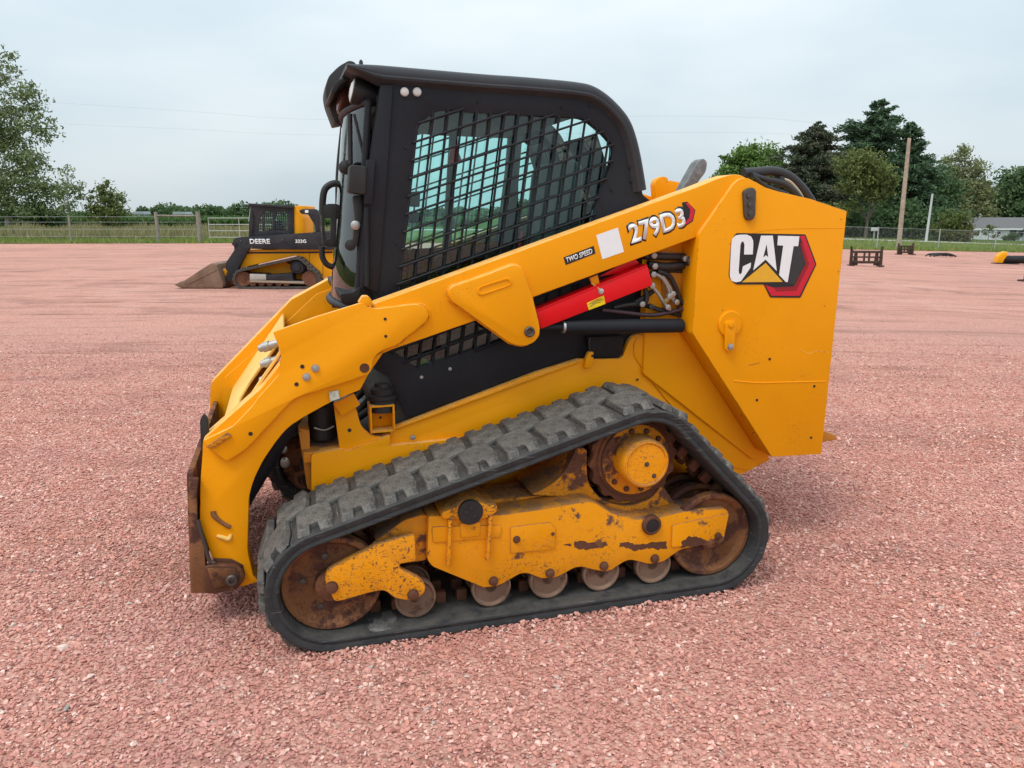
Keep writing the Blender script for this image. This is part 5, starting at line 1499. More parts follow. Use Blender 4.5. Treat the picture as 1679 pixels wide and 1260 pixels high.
for k, (qx, qz) in enumerate(CPQ):
    bm = bmesh.new()
    add_lathe(bm, [(0.012, 0.10), (0.016, 0.075), (0.016, 0.05), (0.020, 0.048), (0.020, 0.02), (0.015, 0.018), (0.015, 0.005), (0.010, 0.0)], 0, 0, 16, 'x')
    mt = Matrix.Translation((qx - 0.055, -0.49, qz - 0.012)) @ Matrix.Rotation(rad(-18), 4, 'Y') @ Matrix.Rotation(rad(-20), 4, 'Z')
    bmesh.ops.transform(bm, matrix=mt, verts=bm.verts)
    fin('hydraulic_coupling', bm, 'zinc', L, 35)
tb = tube('cross_tube', [(0.16, -0.53, 1.02), (0.16, 0.53, 1.02)], 0.045, 'yellow', L, 20, False)

# ---------------------------------------------------------------- quick coupler
CPL = [(-0.393, 0.264, .004), (-0.363, 0.269, .01), (-0.277, 0.253, .02), (-0.256, 0.228, .03), (-0.249, 0.205, .03), (-0.260, 0.181, .03), (-0.284, 0.154, .02), (-0.362, 0.147, .01), (-0.400, 0.154, .004)]
cpl = prism('coupler_ear', fil(CPL, 0.004), -0.675, -0.645, 'rust', L, 0.006, seg=3)
CPI = [(-0.384, 0.259), (-0.282, 0.244, .02), (-0.268, 0.220, .02), (-0.274, 0.195, .02), (-0.289, 0.182, .02), (-0.364, 0.173, .01), (-0.375, 0.216)]
prism('ear_boss', fil(CPI, 0.006), -0.680, -0.674, 'rust_orange', cpl, 0.004)
cst = prism('coupler_strip', fil([(-0.421, 0.622, .004), (-0.387, 0.614, .004), (-0.400, 0.547), (-0.404, 0.445, .01), (-0.388, 0.364), (-0.391, 0.264), (-0.401, 0.153), (-0.450, 0.159, .004)], 0.004), -0.668, -0.640, 'rust_orange', L, 0.004)
mirror(cst)
(kx, kz) = zip(*[(-0.402, 0.453), (-0.393, 0.391), (-0.384, 0.341), (-0.375, 0.287), (-0.357, 0.270)])
tube('coupler_edge', [(a_, -0.664, b_) for a_, b_ in zip(kx, kz)], 0.008, 'bolt', L, 8)
q = (-0.298, 0.199)
lathe('coupler_pin', [(0.024, -0.675), (0.024, -0.687), (0.019, -0.692), (0.011, -0.692), (0.009, -0.684), (0.002, -0.684)], q[0], q[1], 'bolt', cpl, 20)
q = (-0.359, 0.231); bolt(q[0], q[1], -0.680, 0.008, cpl, 'rust', 0.006)
mirror(cpl)
bm = bmesh.new()
x0, z0 = (-0.424, 0.615); x1, z1 = (-0.453, 0.150)
add_prism(bm, [(x0 - 0.005, z0 + 0.02), (x0 + 0.018, z0 + 0.02), (x1 + 0.035, z1), (x1 - 0.003, z1)], -0.644, 0.644, (), 0.004)
add_prism(bm, [(x0 + 0.02, z0 - 0.12), (x0 + 0.10, z0 - 0.10), (x0 + 0.10, z0 - 0.16), (x0 + 0.02, z0 - 0.18)], -0.53, 0.53, (), 0.004)
cpp = fin('coupler_plate', bm, 'rust_orange', L)
q = (-0.356, 0.795)
lvr = prism('coupler_lever', fil([(q[0] - 0.02, q[1] - 0.09), (q[0] + 0.01, q[1] - 0.09), (q[0] + 0.015, q[1] + 0.03), (q[0], q[1] + 0.055), (q[0] - 0.015, q[1] + 0.03)], 0.01), -0.60, -0.575, 'dark', L, 0.003)
xb = tube('coupler_bar', [(-0.30, -0.53, 0.30), (-0.30, 0.53, 0.30)], 0.028, 'dark', L, 14, False)
tc = tube('tilt_cylinder', [(0.10, -0.43, 0.98), (-0.26, -0.43, 0.42)], 0.038, 'black', L, 18, False)
mirror(tc)
tr_ = tube('tilt_rod', [(-0.20, -0.43, 0.52), (-0.30, -0.43, 0.30)], 0.020, 'steel', L, 14, False)
mirror(tr_)

# ---------------------------------------------------------------- cylinders, brace and plumbing between arm and body
c0, c1, c2, c3 = [(0.977, 1.111), (1.070, 1.120), (1.090, 1.121), (1.646, 1.105)]
cyl = lathe('lift_cylinder', [(0.029, 0.0), (0.031, 0.004), (0.031, 0.55), (0.026, 0.555), (0.01, 0.556)], 0, 0, 'black', L, 24, 'x')
cd = Vector((c3[0] - c2[0], 0, c3[1] - c2[1])).normalized()
cm = Matrix.Translation((c2[0], -0.595, c2[1])) @ Vector((1, 0, 0)).rotation_difference(cd).to_matrix().to_4x4()
cyl.data.transform(cm)
gl = lathe('gland', [(0.020, -0.012), (0.027, -0.010), (0.027, 0.004), (0.020, 0.006)], 0, 0, 'steel', cyl, 20, 'x'); gl.data.transform(cm)
rd = lathe('rod', [(0.016, -0.16), (0.016, 0.0)], 0, 0, 'black', cyl, 16, 'x'); rd.data.transform(cm)
mirror(cyl)
br = [(0.956, 1.191), (1.454, 1.370), (1.481, 1.289), (0.977, 1.120)]
brace = prism('arm_brace', br, -0.62, -0.612, 'red', L, 0.003)
BT = [(0.956, 1.191), (1.454, 1.370)]
d_ = Vector((BT[1][0] - BT[0][0], BT[1][1] - BT[0][1])).normalized(); n_ = Vector((-d_.y, d_.x))
prism('top_flange', [BT[0], BT[1], (BT[1][0] + n_.x * 0.008, BT[1][1] + n_.y * 0.008), (BT[0][0] + n_.x * 0.008, BT[0][1] + n_.y * 0.008)], -0.62, -0.545, 'red', brace, 0.003)
prism('end_ear', [(BT[1][0] - 0.10, BT[1][1] - 0.03), (BT[1][0] - 0.012, BT[1][1] + 0.008), (BT[1][0] - 0.03, BT[1][1] + 0.03), (BT[1][0] - 0.05, BT[1][1] + 0.028), (BT[1][0] - 0.2, BT[1][1] - 0.045)], -0.56, -0.552, 'red', brace, 0.002)
q = (1.241, 1.270); bolt(q[0], q[1], -0.62, 0.010, brace, 'steel', 0.010)
wt_ = prism('warning_tag', [(1.179, 1.222), (1.255, 1.252), (1.263, 1.216), (1.189, 1.192)], -0.6204, -0.6212, 'tag_yellow', brace, 0)
for k in range(3):
    a = [(1.194, 1.207), (1.241, 1.225), (1.187, 1.216), (1.247, 1.241), (1.200, 1.218), (1.253, 1.234)][2 * k:2 * k + 2]
    tube('tag_mark', [(a[0][0], -0.6213, a[0][1]), ((a[0][0] + a[1][0]) / 2, -0.6213, (a[0][1] + a[1][1]) / 2 + 0.004), (a[1][0], -0.6213, a[1][1])], 0.0012, 'decal_black', wt_, 4)
prism('brace_clip', [(1.195, 1.325), (1.233, 1.338), (1.243, 1.297), (1.225, 1.289), (1.207, 1.300)], -0.604, -0.596, 'yellow', arm, 0.002)
tube('clip_wire', [(*(1.203, 1.304)[:1], -0.606, (1.203, 1.304)[1]), ((1.242, 1.273)[0], -0.624, (1.242, 1.273)[1])], 0.003, 'light_yellow', arm, 6, False)
# dark engine-bay backing and inner yellow plate seen through the gap
back = prism('engine_bay_panel', [(0.952, 1.279), (1.515, 1.506), (1.814, 1.559), (1.946, 0.996), (1.535, 1.015), (1.358, 0.911), (1.009, 0.931)], -0.462, -0.45, 'dark', L, 0)
inner = prism('inner_tower_plate', fil([(1.566, 1.338), (1.745, 1.363), (1.803, 1.125), (1.745, 1.058), (1.665, 1.161), (1.580, 1.176)], 0.01), -0.531, -0.47, 'yellow_grime', L, 0.003)
H1 = [(1.506, 1.335), (1.548, 1.317), (1.578, 1.282), (1.596, 1.242), (1.617, 1.207)]
tube('steel_pipe', [(x, -0.56, z) for x, z in H1], 0.009, 'zinc', L, 8)
H2 = [(1.501, 1.280), (1.534, 1.245), (1.567, 1.201), (1.594, 1.174)]
tube('steel_pipe', [(x, -0.57, z) for x, z in H2], 0.008, 'zinc', L, 8)
H3 = [(1.274, 1.183), (1.379, 1.168), (1.505, 1.152), (1.600, 1.161), (1.709, 1.186)]
tube('hose', [(x, -0.56, z) for x, z in H3], 0.009, mat_flat('purple_grey_hose', (0.06, 0.03, 0.04), 0.5), L, 8)
H4 = [(1.468, 1.411), (1.562, 1.407), (1.657, 1.403), (1.709, 1.393)]
tube('hose', [(x, -0.55, z) for x, z in H4], 0.016, 'hose', L, 8)
H5 = [(1.488, 1.374), (1.570, 1.362), (1.646, 1.366), (1.710, 1.371)]
tube('hose', [(x, -0.55, z) for x, z in H5], 0.018, 'hose', L, 8)
H6 = [(1.464, 1.397), (1.597, 1.392), (1.680, 1.388)]
tube('copper_pipe', [(x, -0.545, z) for x, z in H6], 0.004, mat_flat('dull_copper', (0.22, 0.10, 0.05), 0.5, 0.5), L, 8)
H7 = [(1.480, 1.267), (1.488, 1.227), (1.477, 1.193)]
tube('hose', [(x, -0.55, z) for x, z in H7], 0.012, 'hose', L, 8)
for k, (pts_, r_, m_) in enumerate((([(1.470, 1.294), (1.500, 1.322), (1.543, 1.338), (1.620, 1.342), (1.704, 1.335)], 0.010, 'hose'), ([(1.419, 1.193), (1.474, 1.226), (1.505, 1.242), (1.529, 1.259)], 0.011, 'hose'), ([(1.334, 1.190), (1.421, 1.201), (1.497, 1.190), (1.581, 1.164), (1.693, 1.137)], 0.010, 'hose'), ([(1.533, 1.345), (1.591, 1.321), (1.626, 1.269), (1.654, 1.210), (1.696, 1.168)], 0.011, 'hose'), ([(1.554, 1.323), (1.595, 1.271), (1.613, 1.224), (1.627, 1.198)], 0.006, 'zinc'))):
    tube('hose', [(x, -0.53 - 0.008 * k, z) for x, z in pts_], r_, m_, L, 8)
for k, q in enumerate([(1.503, 1.331), (1.499, 1.283), (1.586, 1.235), (1.601, 1.244), (1.654, 1.396), (1.502, 1.412), (1.508, 1.366)]):
    lathe('crimp_fitting', [(0.010, -0.585), (0.014, -0.583), (0.014, -0.560), (0.009, -0.553)], q[0], q[1], 'zinc', L, 6)
prism('hose_clamp_plate', fil([(1.555, 1.216), (1.607, 1.254), (1.617, 1.243), (1.566, 1.201)], 0.004), -0.58, -0.572, mat_flat('olive_plated_steel', (0.30, 0.27, 0.12), 0.5, 0.5), L, 0.002)
q = (1.682, 1.386)
lathe('hose_fitting', [(0.020, -0.60), (0.028, -0.595), (0.028, -0.57), (0.02, -0.56)], q[0], q[1], 'bolt', L, 8)
for k, q in enumerate([(1.501, 1.191), (1.457, 1.203), (1.581, 1.186), (1.624, 1.207)]):
    lathe('fitting', [(0.009, -0.58), (0.013, -0.578), (0.013, -0.56), (0.008, -0.55)], q[0], q[1], ('hose', 'zinc', 'zinc', 'zinc')[k], L, 8)
lt = prism('side_latch', fil([(1.220, 0.967), (1.234, 0.996), (1.254, 0.995), (1.255, 0.948), (1.242, 0.928), (1.214, 0.923)], 0.006), -0.525, -0.50, 'yellow', L, 0.003)
q = (1.249, 0.977); hole(q[0], q[1], -0.525, 0.006, lt)
lb = prism('side_pocket', fil([(1.227, 1.058), (1.408, 1.055), (1.404, 0.973), (1.379, 0.959), (1.266, 0.962)], 0.012), -0.505, -0.47, 'black_low', L, 0.004)
tube('latch_cable', [((1.239, 1.059)[0], -0.52, (1.239, 1.059)[1]), ((1.234, 1.031)[0], -0.52, (1.234, 1.031)[1]), ((1.241, 0.992)[0], -0.52, (1.241, 0.992)[1])], 0.004, 'hose', L, 6)

# hoses looping over the tower into the arm
G1 = [(1.910, 1.761), (1.971, 1.764), (2.054, 1.771), (2.126, 1.756), (2.186, 1.721), (2.233, 1.680), (2.270, 1.638)]
tube('arm_hose', [(x, -0.585, z) for x, z in G1], 0.0215, 'hose', L, 12)
G2 = [(1.935, 1.752), (2.012, 1.733), (2.083, 1.722), (2.149, 1.690), (2.200, 1.646)]
tube('arm_hose', [(x, -0.61, z) for x, z in G2], 0.013, 'hose', L, 10)
G3 = [(2.089, 1.740), (2.132, 1.729), (2.166, 1.705), (2.193, 1.679), (2.214, 1.649)]
tube('arm_hose', [(x, -0.60, z) for x, z in G3], 0.007, mat_flat('beige_hose', (0.5, 0.44, 0.32), 0.5), L, 8)
G4 = [(1.936, 1.746), (1.987, 1.712), (2.051, 1.689), (2.116, 1.672)]
tube('arm_hose', [(x, -0.625, z) for x, z in G4], 0.009, 'hose', L, 8)
q = (2.092, 1.746)
lathe('hose_clamp', [(0.026, q[0] - 0.010), (0.026, q[0] + 0.010)], -0.588, q[1] - 0.018, 'dark', L, 14, 'x')
ex = [(1.812, 1.617), (1.888, 1.743), (1.944, 1.839, .02), (1.973, 1.855, .03), (1.996, 1.837, .03), (1.992, 1.790, .02), (1.949, 1.740), (1.888, 1.617)]
exh = prism('exhaust_stack', fil(ex, 0.03), -0.13, -0.06, mat_flat('grey_galvanised_steel', (0.20, 0.20, 0.20), 0.55, 0.5, 0.3, 40), L, 0.02, seg=3)
hook = prism('tower_hook', fil([(1.981, 1.756), (2.001, 1.783, .03), (2.034, 1.794, .04), (2.065, 1.780, .03), (2.053, 1.750), (2.065, 1.772, .01), (2.196, 1.751), (2.224, 1.706), (2.072, 1.637), (1.994, 1.652)], 0.02), 0.40, 0.46, 'yellow_plain', L, 0.006)

# ---------------------------------------------------------------- cab
yc = -0.47
SIDE = [(0.367, 2.072), (0.418, 2.078), (0.796, 2.067), (1.243, 2.050, .04), (1.309, 2.032, .04), (1.364, 1.983, .04), (1.413, 1.901, .04), (1.466, 1.753), (1.491, 1.668), (1.539, 1.637), (1.700, 1.397), (1.659, 1.009), (1.205, 0.954), (0.842, 0.859), (0.491, 0.755), (0.431, 0.743), (0.358, 0.922), (0.297, 0.965), (0.271, 1.022), (0.250, 1.223), (0.258, 1.307), (0.274, 1.514), (0.298, 1.702), (0.319, 1.815)]
WIN = [(0.507, 1.930, .05), (0.598, 1.992, .04), (0.795, 1.983), (1.212, 1.978, .04), (1.306, 1.911, .04), (1.344, 1.871, .03), (1.336, 1.787, .04), (1.286, 1.672, .05), (1.255, 1.563, .03), (1.242, 1.456), (1.176, 1.194, .05), (0.830, 1.050), (0.500, 0.961, .02), (0.476, 0.955, .02), (0.376, 1.039, .02), (0.424, 1.359), (0.446, 1.496), (0.483, 1.751)]
cab = prism('cab_side', fil(SIDE, 0.006), yc, yc + 0.035, 'black', L, 0.004, holes=[fil(WIN, 0.03)])
# slightly raised front post along the panel
prism('door_post', [(0.416, 2.074), (0.367, 2.069), (0.323, 1.812), (0.302, 1.701), (0.278, 1.514), (0.264, 1.307), (0.329, 1.271), (0.378, 1.702)], yc - 0.010, yc + 0.001, 'black', cab, 0.004)
cab_far = mirror(cab)
gside = prism('side_glass', fil(WIN, 0.03), yc + 0.018, yc + 0.022, 'glass', L, 0)
mirror(gside)
# welded bar guard over the side window
def inside(p, poly):
    x, y = p; c = False
    n = len(poly)
    for i in range(n):
        x1_, y1_ = poly[i][:2]; x2_, y2_ = poly[i - 1][:2]
        if (y1_ > y) != (y2_ > y) and x < (x2_ - x1_) * (y - y1_) / (y2_ - y1_) + x1_:
            c = not c
    return c
def guard(y, w=0.0052):
    bm = bmesh.new()
    poly = fil(WIN, 0.03)
    cxm = sum(p[0] for p in poly) / len(poly); czm = sum(p[1] for p in poly) / len(poly)
    big = [(cxm + (p[0] - cxm) * 1.02, czm + (p[1] - czm) * 1.02) for p in poly]
    for ang, gap, off in ((18.0, 0.063, 0.0), (82.0, 0.058, 0.006)):
        d = Vector((math.cos(rad(ang)), math.sin(rad(ang)))); n = Vector((-d.y, d.x))
        for k in range(-22, 23):
            o = Vector((0.85, 1.45)) + n * (k * gap)
            ts = []
            for i in range(len(big)):
                a = Vector(big[i - 1]); b = Vector(big[i]); e = b - a
                den = d.x * e.y - d.y * e.x
                if abs(den) < 1e-9:
                    continue
                t = ((a.x - o.x) * e.y - (a.y - o.y) * e.x) / den
                s = ((a.x - o.x) * d.y - (a.y - o.y) * d.x) / den
                if 0 <= s < 1:
                    ts.append(t)
            ts.sort()
            for t0, t1 in zip(ts[::2], ts[1::2]):
                A = o + d * t0; B = o + d * t1
                add_tube(bm, [(A.x, y + off, A.y), (B.x, y + off, B.y)], w, 6, False)
    return fin('window_guard', bm, 'black', L, 50)
gd = guard(yc - 0.004)
mirror(gd)
for q in [(0.460, 2.050), (0.509, 2.052)]:
    lathe('marker_lamp', [(0.017, yc), (0.017, yc - 0.006), (0.013, yc - 0.011), (0.004, yc - 0.013)], q[0], q[1], 'lamp_lens', cab, 20)
for q in [(0.458, 1.843), (0.406, 1.472), (0.754, 2.027), (1.111, 2.017), (1.235, 2.027), (1.340, 1.688), (1.425, 1.782), (1.430, 1.725)]:
    bolt(q[0], q[1], yc, 0.005, cab, 'black', 0.006)
for q in [(0.621, 0.943), (0.498, 0.914)]:
    bolt(q[0], q[1], yc, 0.006, cab, 'zinc', 0.005)
q = (0.517, 0.968)
lathe('green_knob', [(0.016, -0.43), (0.018, -0.425), (0.012, -0.41), (0.003, -0.408)], q[0], q[1], mat_flat('green_plastic', (0.16, 0.24, 0.015), 0.5), L, 14)

# roof cap: a lofted band that runs along the top and down the back of the cab
RP = [(0.244, 2.144), (0.315, 2.143), (0.497, 2.137), (0.792, 2.127), (0.922, 2.126), (1.108, 2.120), (1.197, 2.115), (1.255, 2.106), (1.321, 2.072), (1.382, 2.023), (1.424, 1.977), (1.453, 1.914), (1.477, 1.837), (1.497, 1.753), (1.510, 1.692)]
def smooth_path(P, it=2):
    for _ in range(it):
        Q = [P[0]]
        for a, b in zip(P, P[1:]):
            Q += [a * 0.75 + b * 0.25, a * 0.25 + b * 0.75]
        P = Q + [P[-1]]
    return P
def roof_band(bm, P, sec, ramp):
    rings = []
    for i, p in enumerate(P):
        d = (P[min(i + 1, len(P) - 1)] - P[max(i - 1, 0)]).normalized()
        n = Vector((d.z, 0, -d.x))
        k = min(1.0, 0.25 + (p - P[0]).length / ramp) if ramp else 1.0
        rings.append([bm.verts.new((p.x + n.x * s * k, y, p.z + n.z * s * k)) for s, y in sec])
    m = len(sec)
    for a, b in zip(rings, rings[1:]):
        for j in range(m):
            bm.faces.new((a[j], a[(j + 1) % m], b[(j + 1) % m], b[j]))
    bm.faces.new(rings[0][::-1]); bm.faces.new(rings[-1])
PR = smooth_path([Vector((p[0], 0, p[1])) for p in RP])
bm = bmesh.new()
PT = [p for p in PR if p.x < 1.27]
roof_band(bm, PT, [(0.045, -0.40), (-0.010, -0.40), (-0.016, -0.2), (-0.016, 0.2), (-0.010, 0.40), (0.045, 0.40)], 0.16)
rf = fin('roof', bm, 'roof_grey', L, 32)
bm = bmesh.new()
roof_band(bm, PR, [(0.075, -0.458), (0.060, -0.478), (0.050, -0.492), (0.041, -0.494), (0.034, -0.487), (0.026, -0.487), (0.014, -0.481), (0.003, -0.470), (-0.006, -0.45), (-0.010, -0.40), (0.06, -0.40)], 0.16)
rail_ = fin('roof_rail', bm, 'roof_grey', rf, 32)
mirror(rail_)
RP = [(p.x, p.z) for p in PR]
q = (0.315, 2.186)
lathe('roof_bolt', [(0.008, q[1] - 0.05), (0.008, q[1] - 0.004), (0.004, q[1] + 0.004)], q[0], -0.3, 'roof_grey', rf, 10, 'z')
# visor above the windscreen, with two work lamps tucked under it
(vx0, vz0) = RP[0]
VIS = [(0.337, 2.272), (0.312, 2.276, .01), (0.265, 2.249, .02), (0.215, 2.201, .02), (0.199, 2.143, .02), (0.204, 2.095, .02), (0.236, 2.000, .006), (0.277, 2.009, .006), (0.286, 2.095, .02), (0.304, 2.178, .02), (0.369, 2.230)]
bm = bmesh.new()
add_prism(bm, fil(VIS, 0.012), 0.20, 0.45, (), 0.008)
add_prism(bm, fil([(vx0 + 0.03, vz0 - 0.004), (vx0 - 0.035, vz0 - 0.035), (vx0 - 0.050, vz0 - 0.075), (vx0 - 0.030, vz0 - 0.075), (vx0 - 0.012, vz0 - 0.045), (vx0 + 0.03, vz0 - 0.022)], 0.012), -0.25, 0.20, (), 0.004)
vis = fin('visor', bm, 'dark', rf)
def work_lamp(yy, q, rr, shell, lens):
    bm = bmesh.new()
    add_lathe(bm, [(rr * 0.55, 0.11), (rr * 0.85, 0.07), (rr, 0.02), (rr, 0.0), (rr * 0.94, -0.004), (rr * 0.9, 0.003)], 0, 0, 22, 'x')
    mt = Matrix.Translation((q[0], yy, q[1])) @ Matrix.Rotation(rad(14), 4, 'Y')
    bmesh.ops.transform(bm, matrix=mt, verts=bm.verts)
    o = fin('work_lamp', bm, shell, L, 35)
    bm = bmesh.new()
    add_lathe(bm, [(rr * 0.88, 0.002), (rr * 0.88, -0.006), (rr * 0.5, -0.014), (rr * 0.1, -0.016)], 0, 0, 22, 'x')
    bmesh.ops.transform(bm, matrix=mt, verts=bm.verts)
    fin('lens', bm, lens, o, 40)
    return o
work_lamp(-0.36, (0.275, 2.063), 0.052, 'dark', 'lamp_lens')
work_lamp(0.02, (0.255, 2.087), 0.070, 'lamp_brown', 'lamp_brown')
work_lamp(0.36, (0.243, 2.093), 0.05, 'dark', 'lamp_lens')
# header over the windscreen and the far A-pillar
wt0, wt1 = (0.338, 2.014), (0.265, 1.305)
ws = bmesh.new()
NWS = 10
rowT = []; rowB = []
for i in range(NWS + 1):
    y = -0.44 + 0.88 * i / NWS
    bow = -0.07 * (1 - (2 * i / NWS - 1) ** 2)
    rowT.append(ws.verts.new((wt0[0] + bow - 0.01, y, wt0[1]))); rowB.append(ws.verts.new((wt1[0] + bow * 1.2 - 0.015, y, wt1[1] - 0.10)))
for i in range(NWS):
    ws.faces.new((rowT[i], rowB[i], rowB[i + 1], rowT[i + 1]))
r_ = bmesh.ops.extrude_face_region(ws, geom=list(ws.faces))
bmesh.ops.translate(ws, vec=(0.005, 0, 0), verts=[g for g in r_['geom'] if isinstance(g, bmesh.types.BMVert)])
wsc = fin('windscreen', ws, 'glass_front', L, 60)
bm = bmesh.new()
fr_t = [(wt0[0] - 0.015 - 0.07 * (1 - (2 * i / NWS - 1) ** 2), -0.44 + 0.88 * i / NWS, wt0[1]) for i in range(NWS + 1)]
fr_b = [(wt1[0] - 0.02 - 0.084 * (1 - (2 * i / NWS - 1) ** 2), -0.44 + 0.88 * i / NWS, wt1[1] - 0.10) for i in range(NWS + 1)]
add_tube(bm, fr_t, 0.012, 8, False); add_tube(bm, fr_b, 0.016, 8, False)
add_tube(bm, [fr_t[-1], fr_b[-1]], 0.020, 8, False)
add_tube(bm, [fr_t[0], fr_b[0]], 0.014, 8, False)
wfr = fin('windscreen_frame', bm, 'black', wsc, 50)
# wiper with its motor housing
wp = [(0.269, 1.976), (0.263, 1.782)]
tube('wiper_arm', [(wp[0][0] - 0.012, -0.36, wp[0][1]), (wp[1][0] - 0.012, -0.36, wp[1][1])], 0.010, 'dark', L, 8, False)
wp = [(0.282, 1.970), (0.314, 1.810)]
tube('wiper_blade', [(wp[0][0] - 0.012, -0.40, wp[0][1]), (wp[1][0] - 0.012, -0.40, wp[1][1])], 0.006, 'dark', L, 8, False)
mh = [(0.237, 1.773), (0.302, 1.768), (0.291, 1.659), (0.226, 1.669)]
mot = prism('wiper_motor', fil(mh, 0.012), -0.50, -0.40, 'dark', L, 0.012, seg=3)
mh2 = [(0.246, 1.658), (0.280, 1.660), (0.281, 1.581), (0.265, 1.513), (0.254, 1.457), (0.238, 1.478), (0.251, 1.573)]
prism('latch_post', fil(mh2, 0.01), -0.46, -0.41, 'dark', L, 0.006)
q = (0.252, 1.543); lathe('latch_knob', [(0.010, -0.47), (0.018, -0.465), (0.018, -0.44), (0.01, -0.43)], q[0], q[1], 'zinc', L, 14)
q = (0.229, 1.465); lathe('lower_knob', [(0.010, -0.46), (0.022, -0.455), (0.022, -0.43), (0.01, -0.42)], q[0], q[1], 'dark', L, 14)
q = (0.235, 1.773); lathe('upper_knob', [(0.010, -0.34), (0.028, -0.33), (0.028, -0.29), (0.01, -0.28)], q[0], q[1], 'dark', L, 14)
prism('hinge_cover', fil([(0.302, 1.793), (0.336, 1.793), (0.317, 1.623), (0.285, 1.623)], 0.006), -0.495, -0.46, 'black', cab, 0.004)
tube('pillar_trim', [((0.295, 1.611)[0], -0.488, (0.295, 1.611)[1]), ((0.285, 1.304)[0], -0.488, (0.285, 1.304)[1])], 0.010, 'black', cab, 8, False)
foot = prism('cab_foot', fil([(0.178, 1.273), (0.230, 1.279), (0.257, 1.300), (0.301, 1.303), (0.316, 1.252), (0.221, 1.223), (0.185, 1.234)], 0.008), -0.47, 0.47, 'black_low', L, 0.008)
# rear-view mirror on its tube bracket, at the far front corner
mp = [(0.243, 1.722), (0.204, 1.722), (0.171, 1.698), (0.158, 1.650), (0.153, 1.581)]
mir_t = tube('mirror_bracket', [(x, 0.10, z) for x, z in mp], 0.016, 'dark', L, 10)
mp = [(0.143, 1.438), (0.143, 1.393), (0.161, 1.358), (0.195, 1.342)]
tube('mirror_bracket', [(x, 0.10, z) for x, z in mp], 0.014, 'dark', L, 10)
mr = [(0.148, 1.616), (0.175, 1.633), (0.224, 1.633), (0.236, 1.611), (0.227, 1.542), (0.212, 1.432), (0.185, 1.438), (0.146, 1.443)]
mrh = [[(0.162, 1.569), (0.191, 1.569), (0.186, 1.512), (0.180, 1.475), (0.165, 1.473), (0.159, 1.513)]]
mirr = prism('grab_frame', fil(mr, 0.015), 0.085, 0.135, 'dark', L, 0.008, holes=mrh)
tube('door_seal', [((0.288, 2.016)[0], 0.42, (0.288, 2.016)[1]), ((0.253, 1.777)[0], 0.42, (0.253, 1.777)[1]), ((0.238, 1.528)[0], 0.42, (0.238, 1.528)[1]), ((0.202, 1.117)[0], 0.42, (0.202, 1.117)[1])], 0.011, 'dark', L, 8)

# ---------------------------------------------------------------- cab interior
flr = prism('cab_floor', [(0.30, 0.82), (1.45, 0.95), (1.45, 0.88), (0.40, 0.70), (0.30, 0.74)], -0.44, 0.44, 'interior', L, 0.004)
bw = prism('cab_rear_wall', [(1.34, 0.90), (1.40, 1.32), (1.46, 1.32), (1.48, 0.92)], -0.44, 0.44, 'interior', L, 0.006)
hl = prism('headliner', [(0.36, 2.045), (1.10, 2.03), (1.20, 2.0), (1.18, 1.98), (1.06, 1.975), (0.36, 1.995)], -0.44, 0.44, 'interior', L, 0.01)
rc = prism('rear_pillar', [(1.30, 1.95), (1.44, 1.60), (1.46, 1.30), (1.40, 1.30), (1.36, 1.60), (1.24, 1.93)], 0.36, 0.437, 'interior', L, 0.006)
sb1 = prism('seat', fil([(0.72, 1.06, 0.05), (0.70, 1.14, 0.05), (1.10, 1.16, 0.03), (1.18, 1.12), (1.18, 1.02)], 0.03), -0.24, 0.24, 'seat', L, 0.03, seg=3)
sb2 = prism('seat_back', fil([(1.08, 1.14), (1.16, 1.45), (1.20, 1.80, 0.04), (1.25, 1.84, 0.03), (1.31, 1.80, 0.03), (1.30, 1.45), (1.22, 1.10)], 0.03), -0.22, 0.22, 'seat', L, 0.03, seg=3)
prism('seat_belt', [(1.085, 1.2), (1.15, 1.5), (1.16, 1.5), (1.10, 1.2)], 0.20, 0.24, mat_flat('red_belt', (0.45, 0.02, 0.02), 0.6), L, 0.001)
for s in (-1, 1):
    cn = prism('side_console', fil([(0.62, 1.00), (0.60, 1.22, 0.04), (0.80, 1.27, 0.03), (1.20, 1.27, 0.03), (1.24, 1.0)], 0.02), min(s * 0.28, s * 0.42), max(s * 0.28, s * 0.42), 'seat_dark', L, 0.012)
    js = prism('joystick', fil([(0.64, 1.22), (0.60, 1.30), (0.585, 1.40, 0.02), (0.61, 1.42, 0.02), (0.645, 1.40, 0.02), (0.665, 1.30), (0.70, 1.22)], 0.015), min(s * 0.325, s * 0.375), max(s * 0.325, s * 0.375), 'dark', L, 0.012)
q = [(0.496, 1.678), (0.539, 1.681), (0.534, 1.615), (0.491, 1.618)]
prism('display_monitor', fil(q, 0.006), -0.32, -0.27, 'interior', L, 0.006)
q = [(0.491, 1.597), (0.531, 1.597), (0.539, 1.567), (0.529, 1.549), (0.492, 1.549), (0.480, 1.567)]
prism('display_mount', fil(q, 0.012), -0.32, -0.26, 'dark', L, 0.008)
bar = prism('lap_bar', fil([(0.55, 1.15), (0.55, 1.22, 0.03), (1.05, 1.26, 0.03), (1.05, 1.21), (0.60, 1.16)], 0.01), -0.02, 0.02, 'dark', L, 0.006)
prism('red_hammer', fil([(0.821, 1.913), (0.849, 1.919), (0.874, 1.854), (0.845, 1.830), (0.819, 1.835), (0.804, 1.865)], 0.008), 0.36, 0.388, mat_flat('red_plastic', (0.5, 0.01, 0.02), 0.4), L, 0.01)
pil = prism('inner_post', [(0.833, 2.099), (0.871, 2.100), (0.810, 1.335), (0.768, 1.336)], 0.39, 0.434, 'interior', L, 0.004)
